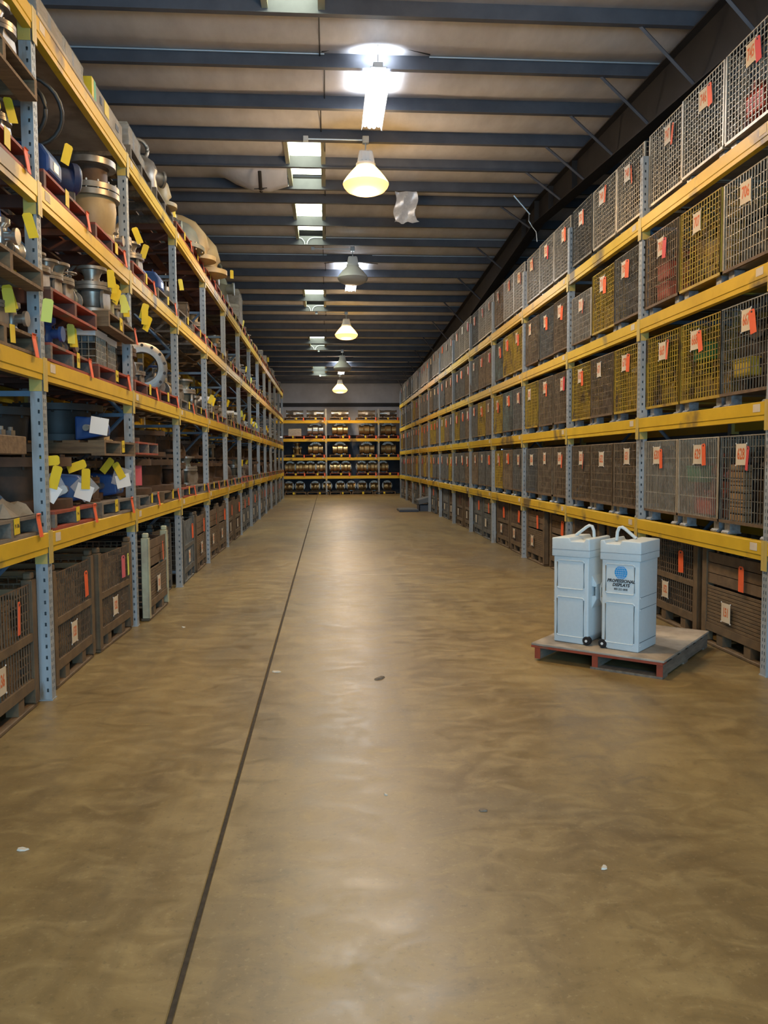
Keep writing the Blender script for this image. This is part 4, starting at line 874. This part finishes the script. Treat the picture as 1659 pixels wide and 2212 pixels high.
# third bay
y, z = lpal(2, 1, 0, colr='red'); lg('flanged_valve', 'steel', 2, 1, .3, y-.12, z, 'rear one', scale=.95); lg('flanged_valve', 'steel', 2, 1, .18, y+.2, z, 'tagged one', scale=.66, tagged=1); lg('gearbox', 'blue', 2, 1, .16, y+.44, z, 'by the upright', scale=.6)
y, z = lpal(2, 1, 1, colr='grey'); lg('gearbox', 'blue', 2, 1, .18, y-.1, z, 'on farther pallet', scale=1.0); lg('wooden_crate', 'wooden', 2, 1, .5, y+.3, z, 'behind', scale=.6); lg('ball_valve', 'blue', 2, 1, .2, y+.3, z, 'small', scale=.7, sec='blue')
y, z = lpal(1, 1, 0, colr='red'); lg('flanged_valve', 'rusty', 1, 1, .24, y-.3, z, 'nearest', scale=.95); lg('gate_valve', 'navy', 1, 1, .3, y+.05, z, 'dark', scale=.9); lg('flanged_valve', 'steel', 1, 1, .2, y+.38, z, 'small', scale=.5)
y, z = lpal(1, 1, 1, colr='red'); lg('flange_ring', 'bright steel', 1, 1, .28, y-.15, z, 'large one with bolt holes', scale=.86, rz=PI/2+.35); lg('gate_valve', 'steel', 1, 1, .22, y+.3, z, 'on farther pallet', scale=.6); 
y, z = lpal(0, 1, 0, colr='grey'); lg('flange_spool', 'rusty', 0, 1, .44, y, z, 'on nearer lower pallet', scale=1.1); y2, z2 = lpal(0, 1, 0, z=z+.42, colr='worn red', upper=True, ytag=False, otag=False); lg('flange_spool', 'rusty', 0, 1, .45, y2, z2, 'on nearer upper pallet', scale=.85)
t = put('pink_card', MB().box(-.045, .045, -.002, .002, -.12, .12).mesh('pink_card', m_tagp, bevel=.001, seg=1), None, None, TR(XL-.06, y-.2, z+.22) @ RZ(.9)); tag(t, 'pink card hanging in front of the rusty flange, left rack lowest shelf', 'card')
y, z = lpal(0, 1, 1, colr='brown'); lg('flange_spool', 'rusty', 0, 1, .44, y, z, 'on farther pallet', scale=1.1); lg('flange_spool', 'rusty', 0, 1, .44, y, z+.41, 'stacked on the farther spool', scale=.9)
# ---- remaining bays
done = {(0, -1), (0, 0), (0, 1), (1, -1), (1, 0), (1, 1), (2, -1), (2, 0), (2, 1), (3, 0), (3, 1), (3, 2), (3, 3)}
done2 = {(3, 4, 0), (3, 5, 0)}
pools = {0: [('flange_spool', 'rusty', 1.0)]*3+[('flanged_valve', 'rusty', .9), ('flanged_valve', 'grey-green', .8), ('pressure_dome', 'rusty', 1.0)],
         1: [('gate_valve', 'steel', .75), ('flanged_valve', 'steel', .8), ('ball_valve', 'steel', .9), ('flanged_valve', 'bright steel', .6), ('flanged_valve', 'grey-green', .75), ('small_fitting', 'steel', 1.5), ('gate_valve', 'tan', .7), ('wire_bin', 'steel', 1)],
         2: [('flanged_valve', 'tan', .9), ('gate_valve', 'steel', .8), ('flanged_valve', 'steel', .85), ('wooden_crate', 'wooden', .7), ('gearbox', 'blue', .9), ('ball_valve', 'steel', .9), ('pressure_dome', 'tan', .7)],
         3: [('flanged_valve', 'steel', .7), ('ring_handle_casting', 'grey-green', .7), ('wooden_crate', 'wooden', .8), ('pipe_elbow', 'tan', .8), ('small_fitting', 'steel', 1.4), ('wrapped_carton', 'brown', .8)]}
for b in range(1, 12):
    for lv in range(4):
        if (lv, b) in done: continue
        for p in range(2):
            if (lv, b, p) in done2: continue
            colr = rp.choice(['red', 'red', 'worn red', 'brown', 'grey'] if lv else ['grey', 'brown', 'worn red'])
            y, z = lpal(lv, b, p, colr=colr, otag=rp.random() < .7)
            pn = 'nearer pallet' if p == 0 else 'farther pallet'
            n = 1 if lv == 0 else rp.choice([1, 2, 2]) if lv < 3 else rp.choice([1, 1, 2])
            ch = [rp.choice(pools[lv]) for _ in range(n)]
            for k, (kd, cl, s) in enumerate(ch):
                dy = 0 if n == 1 else (-.25, .25)[k]
                s2 = s*rp.uniform(.9, 1.08)*(1 if n == 1 else .88)
                lg(kd, cl, lv, b, (.25 if kd not in ('flange_spool', 'pressure_dome', 'wooden_crate') else .43), y+dy, z, (f"{'near' if k == 0 else 'far'} one on {pn}" if n > 1 else 'on '+pn), scale=s2, tagged=1 if (rp.random() < .45 and b < 9) else 0, rz=PI+rp.uniform(-.5, .5), wheel=rp.choice(['blue', 'steel', 'rusty']))
            if lv == 0:
                kd, cl, s = rp.choice(pools[0]); lg(kd, cl, lv, b, .5, y, z+.40, 'stacked atop '+pn, scale=.85)
            elif lv in (1, 2) and n == 2 and rp.random() < .5:
                lg('flanged_valve', 'steel', lv, b, .85, y, z, 'at the back of '+pn, scale=.9)
# ---- pouches, tags and odd things on the near lowest shelf
me_pouch = MB().prism([(-.12, 0), (0, .12), (.12, 0), (0, -.12)], -.003, .003, RZ(PI/2)).mesh('clear_sleeve', m_clear)
me_sheet = MB().box(-.001, .001, -.07, .07, -.09, .03).mesh('paper_sheet', m_white)
for k, (y, z, a, lab) in enumerate(((5.72, 1.47, .3, 'document pouch hanging just behind the front upright'), (6.48, 1.44, 0.05, 'clear document pouch with yellow tag hanging over the red pallet'), (7.62, 1.50, -.5, 'two document sheets with yellow tags hanging at the far upright'))):
    M = TR(XL+.0, y, z) @ RZ(2.3) @ RX(a)
    build('document_pouch', lab, 'pouch', M, [('clear_sleeve', me_pouch, None), ('paper_sheet', me_sheet, None, TR(-.006, 0, -.01) @ RX(.3)), ('yellow_tag', me_htag, None, TR(-.012, .0, .06) @ SC(1.25)), ('yellow_tag', me_htag, None, TR(-.010, .08, .16) @ RX(1.2) @ SC(1.2))], None, 'document pouches on the lowest left shelf')
build('document_pouch', 'blue-white folded paper hanging beside the upper blue actuator', 'pouch', TR(XL-.02, 7.02, 1.98) @ RZ(2.2) @ RX(.15), [('paper_sheet', me_sheet, None, SC(1, 1.1, 1.2)), ('string', MB().cyl((0, 0, .03), (0, -.05, .13), .002, 5).mesh('string', m_bk), None)], None, 'document pouches on the lowest left shelf')
cl = MB(); vs = []; fs = []; r2 = random.Random(4)
for i in range(9):
    for j in range(9): vs.append((-.4*i/8, .5*j/8, .06+.05*math.sin(i*1.3+j*.7)+r2.uniform(-.02, .02) if 0 < i < 8 and 0 < j < 8 else .004))
for i in range(8):
    for j in range(8): a = i*9+j; fs.append((a, a+1, a+10, a+9))
cl.add(vs, fs)
tag(put('crumpled_canvas', cl.mesh('crumpled_canvas', m_cloth, smooth=.4), None, None, TR(XL-.02, 4.98, ZL[0]+PHt+.002) @ RZ(0)), 'crumpled canvas on the pallet at the photo left edge', 'canvas')
t = thing('timber_block', 'short timber beam with two steel nuts on top, lowest shelf at left edge', 'timber', TR(XL-.01, 5.0, ZL[0]+PHt+.395))
put('timber', MB().box(-.12, 0, -.35, .30, 0, .115).mesh('timber', m_wbrown, bevel=.005, seg=1), t)
for dy in (.05, .2):
    o = put('nut', MB().lathe([(.03, .115), (.03, .15)], 6, TR(-.06, dy, 0)).mesh('nut', m_bright), t); put('bolt_tip', MB().lathe([(.016, .15), (.016, .172)], 10, TR(-.06, dy, 0)).mesh('bolt_tip', m_steel), o)
# ------------------------------------------------------------------ back rack goods
def kcol(px): return px
rk = random.Random(8)
def kpos(lv, k): return f"back rack {['floor level', 'lowest shelf', 'second shelf', 'third shelf', 'top shelf'][lv]}, {ORD[k]} from left"
kx = [-1.55, -.55, .66, 1.98, 3.05]
kinds = {4: ('long_cylinder', ['bright steel', 'bright steel', 'bright steel', 'steel', 'bright steel']), 3: ('barrel_valve', ['bronze', 'bright steel', 'bronze', 'bronze', 'bronze']), 2: ('barrel_valve', ['bronze', 'bronze', 'bronze', 'bronze', 'bronze'])}
for lv in (4, 3, 2):
    kd, cs = kinds[lv]
    for k, x in enumerate(kx):
        z = ZK[lv-1]+.001
        pallet(TR(x, YK-.02, z) @ RZ(PI/2), f"wooden pallet under valve, {kpos(lv, k)}", rk.choice(['red', 'brown'] if lv < 4 else ['brown']), near=False, group='wooden pallets on the back rack')
        if lv == 3 and k == 0:
            goods('wrapped_carton', 'brown', TR(x, YK+.4, z+PHt+.001), kpos(lv, k), scale=1.0, group='valves on the back rack')
        elif lv == 2 and k == 0:
            goods('flanged_valve', 'bronze', TR(x+.1, YK+.4, z+PHt+.001), kpos(lv, k), scale=1.1, sec='bronze', group='valves on the back rack')
        else:
            goods(kd, cs[k], TR(x, YK+.4, z+PHt+.001), kpos(lv, k), scale=1.0*(1 if lv != 2 else .95), sec='steel', group='valves on the back rack')
for k, x in enumerate(kx):
    z = ZK[0]+.001
    pallet(TR(x, YK-.02, z) @ RZ(PI/2), f"wooden pallet under valves, {kpos(1, k)}", 'red', near=False, group='wooden pallets on the back rack')
    for q, dx in enumerate((-.26, .27)):
        if x+dx > 3.25: continue
        goods('barrel_valve_short', 'bronze', TR(x+dx, YK+.35, z+PHt+.001), f"{'left' if q == 0 else 'right'} one, {kpos(1, k)}", scale=.98, sec='steel', group='valves on the back rack')
for k, x in enumerate((-1.9, -1.35, -.6, .0, .66, 1.2, 1.75, 2.35, 3.0)):
    goods('drum_valve', 'bronze', TR(x, YK+.5, .132), kpos(0, k), scale=1.0, sec='steel', group='valves on the back rack')
for k, x in enumerate((-1.55, -.45, .65, 1.75, 2.85)):
    pallet(TR(x, YK-.05, 0) @ RZ(PI/2), f"low wooden pallet on floor, {kpos(0, k)}", 'brown', near=False, otag=False, group='wooden pallets on the back rack')
    o = put('fitting_heap', MB().mesh('x', m_fillg) if False else heaps[2], None, m_fillg, TR(x, YK+.02, .13) @ RZ(PI/2) @ SC(.32, 1.2, .22) @ TR(0, 0, -BF)); tag(o, f"low heap of small fittings, {kpos(0, k)}", 'fittings', 'heaps of fittings on the back rack', 'stuff')
# ------------------------------------------------------------------ display cases on their pallet
dp = thing('display_pallet', 'worn red-edged wooden pallet with plywood top on the open floor', 'pallet', TR(2.468, 5.712, 0) @ RZ(math.radians(-40)))
# local: x from -1.03 (left) to 0 along the front edge, y 0..1.2 into depth
put('plywood_deck', MB().box(-1.06, .01, -.01, 1.27, .125, .143).mesh('plywood_deck', m_ply, bevel=.003, seg=1), dp)
me_fb = MB().box(-1.06, .0, -.012, .10, .107, .125).mesh('front_board', m_wred); put('front_board', me_fb, dp)
for k in range(1, 6): put('deck_board', MB().box(-1.04, .0, .02+k*.22, .15+k*.22, .107, .125).mesh('deck_board', m_wgrey), dp)
for x in (-1.03, -.545, -.045):
    s = put('stringer', MB().box(x, x+.045, 0, 1.26, .018, .107).mesh('stringer', m_wgrey), dp)
    put('painted_end', MB().box(x-.001, x+.046, -.004, .0, .018, .107).mesh('painted_end', m_wred), s)
put('bottom_board', MB().box(-.56, .0, -.005, .12, 0, .018).mesh('bottom_board', m_wgrey), dp)
for y in (.55, 1.15): put('bottom_board', MB().box(-1.03, .0, y, y+.11, 0, .018).mesh('bottom_board', m_wgrey), dp)
def rrect(x0, x1, z0, z1, r, y, n=4):
    pts = []
    for cx, cz2, a0 in ((x1-r, z1-r, 0), (x0+r, z1-r, 90), (x0+r, z0+r, 180), (x1-r, z0+r, 270)):
        for k in range(n+1):
            a = math.radians(a0+90*k/n); pts.append((cx+r*math.cos(a), y, cz2+r*math.sin(a)))
    return pts
TXF = Matrix(((1, 0, 0, 0), (0, 0, -1, 0), (0, 1, 0, 0), (0, 0, 0, 1)))       # text plane -> facing -Y
def case(M, s, lab, logo):
    """s=-1: wheel and notch side on the left (x=0 side); s=+1 mirrored. local x 0..W, y 0..D, z up"""
    W, D = .305, .385
    t = thing('display_case', lab, 'case', M, 'moulded display cases on the pallet')
    fx_ = (lambda x: x) if s < 0 else (lambda x: W-x)
    def pl(ps): q = [(fx_(a), b) for a, b in ps]; return q if s < 0 else q[::-1]
    body = MB().prism(pl([(.045, 0), (W-.004, 0), (W, .72), (0, .72), (0.0, .07)]), 0, D).mesh('body', m_case, bevel=.012, seg=3); body.shade_smooth(); body.set_sharp_from_angle(angle=.5)
    b = put('body', body, t)
    for z0, z1 in ((.055, .375), (.445, .675)):
        put('panel_rim', MB().tube(rrect(.035, W-.04, z0, z1, .014, -.001), .0055, 8, closed=True).mesh('panel_rim', m_case, smooth=.9), b)
    lid = MB().prism(pl([(-.012, .705), (W+.012, .705), (W+.012, .855), (.165, .862), (.15, .832), (.035, .832), (.022, .862), (-.012, .855)]), -.012, D+.012).mesh('lid', m_case, bevel=.009, seg=3); lid.shade_smooth(); lid.set_sharp_from_angle(angle=.5)
    l = put('lid', lid, t)
    put('lid_seam', MB().box(-.0135, W+.0135, -.0135, D+.0135, .762, .764).mesh('lid_seam', m_panel2), l)
    hp = [(.04, D*.5, .84), (.045, D*.5, .91), (.06, D*.5, .945), (.085, D*.5, .95), (.11, D*.5, .935), (.20, D*.5, .865)]
    put('handle', MB().tube([(fx_(a), b_, c) for a, b_, c in hp], .018, 10, fl=.7).mesh('handle', m_case, smooth=.9), l)
    w_ = put('wheel', MB().lathe([(.031, -.02), (.035, -.014), (.035, .014), (.031, .02)], 24, TR(fx_(.012), .012, .037) @ RX(PI/2)).mesh('wheel', m_black, smooth=.6), t)
    put('wheel_hub', MB().lathe([(.011, -.021), (.011, .026)], 6, TR(fx_(.012), .012, .037) @ RX(PI/2)).mesh('wheel_hub', m_white), w_)
    w_ = put('wheel', MB().lathe([(.031, -.02), (.035, -.014), (.035, .014), (.031, .02)], 24, TR(fx_(.012), D-.03, .037) @ RX(PI/2)).mesh('wheel', m_black, smooth=.6), t)
    gp = MB().prism(pl([(0, .29), (-.04, .37), (-.04, .395), (0, .395)]), .06, D-.06).prism(pl([(0, .47), (-.04, .47), (-.04, .49), (0, .56)]), .06, D-.06).prism(pl([(-.03, .395), (-.04, .395), (-.04, .47), (-.03, .47)]), .06, D-.06).mesh('side_grip', m_case, bevel=.004, seg=1)
    put('side_grip', gp, t)
    for z in (.05, .33, .42): put('rivet', MB().lathe([(.006, 0), (.005, .004)], 10, TR(fx_(W-.0), .02, z) @ RY(PI/2*(1 if s < 0 else -1))).mesh('rivet', m_white), t)
    for z in (.335, .425, .075): put('side_seam', MB().box(min(fx_(W-.004), fx_(W+.001)), max(fx_(W-.004), fx_(W+.001)), .02, D-.02, z-.001, z+.001).mesh('side_seam', m_panel2), b)
    if logo:
        g = put('globe_logo', MB().lathe([(.051, 0), (.051, .0012)], 32, TR(.157, -.001, .612) @ RX(PI/2)).mesh('globe_logo', m_logo), t)
        mb = MB()
        for k in (-.7, -.35, 0, .35, .7):
            c = .049*math.sqrt(1-k*k)
            mb.tube([(.157-c, -.0026, .612+.049*k), (.157, -.0026, .612+.049*k*.94), (.157+c, -.0026, .612+.049*k)], .0009, 4)
            mb.tube([(.157+.049*k*math.cos(a), -.0026, .612+.049*math.sin(a)) for a in [math.radians(-90+15*i) for i in range(13)]], .0009, 4)
        put('globe_grid', mb.mesh('globe_grid', m_case), g)
        for s_, z, sz, xs in (('PROFESSIONAL', .545, .034, .96), ('DISPLAYS', .514, .034, .96), ('800 222 6808', .481, .023, .85)):
            put('lettering', text_mesh(s_, sz, m_bk, .0012 if sz > .03 else .0003, xs, .28 if sz > .03 else 0), t, None, TR(.157, -.0022, z) @ TXF)
    return t
ang = math.radians(-42.6)
case(TR(2.150, 6.150, .1445) @ RZ(ang), -1, 'pale grey-blue display case with blue globe logo and lettering, right one', True)
case(TR(1.846, 6.435, .1445) @ RZ(ang), 1, 'pale grey-blue display case without lettering, left one', False)
# ------------------------------------------------------------------ things on the floor
t = thing('plastic_panel', 'flat slate-grey plastic panel lying on floor by the right rack', 'panel', TR(2.62, 26.0, 0))
put('slab', MB().box(-.32, .3, -.45, .6, 0, .07).mesh('slab', m_panel, bevel=.01, seg=1), t); put('top_skin', MB().box(-.3, .28, -.42, .57, .07, .085).mesh('top_skin', m_panel2, bevel=.005, seg=1), t)
t = thing('open_box', 'slate-blue box with tilted lid on floor by the right rack', 'box', TR(3.02, 26.15, 0))
bx_ = MB().box(-.05, .5, -.35, .35, 0, .02).box(-.05, -.03, -.35, .35, .02, .2).box(.48, .5, -.35, .35, .02, .2).box(-.05, .5, -.35, -.33, .02, .2).box(-.05, .5, .33, .35, .02, .2)
put('box_walls', bx_.mesh('box_walls', m_panel), t); put('lid', MB().box(0, .42, -.36, .36, 0, .16, TR(-.06, 0, .215) @ RY(-.25)).mesh('lid', m_panel2, bevel=.01, seg=1), t)
for k, (x, y, s, lab) in enumerate(((-1.30, 3.40, .02, 'small white paper scrap on the floor left of the joint'), (1.09, 3.05, .018, 'pale crumb on the floor, nearest the camera at right'), (.27, 3.83, .012, 'tiny pale crumb near the middle of the floor'), (.71, 3.61, .02, 'small wood splinter on the floor right of centre'), (.37, 5.93, .045, 'dark flattened scrap on the floor in mid aisle'), (-1.44, 8.0, .025, 'white crumb on the floor by the left rack crates'), (-.41, 6.2, .03, 'pale blue scrap lying on the floor joint'))):
    r3 = random.Random(k); mb = MB(); n = 7
    vs = [(s*(1+.5*r3.random())*math.cos(2*PI*i/n), s*.5*(1+r3.random())*math.sin(2*PI*i/n), .001) for i in range(n)]; vs += [(a*.8, b*.8, .004+s*.25*r3.random()) for a, b, c in vs]
    mb.add(vs, [tuple(range(n-1, -1, -1)), tuple(range(n, 2*n))]+[(i, (i+1) % n, n+(i+1) % n, n+i) for i in range(n)])
    tag(put('floor_scrap', mb.mesh('floor_scrap', m_debris if k not in (3, 4) else m_wgrey), None, None, TR(x, y, 0) @ RZ(k)), lab, 'scrap', 'bits of litter on the floor')
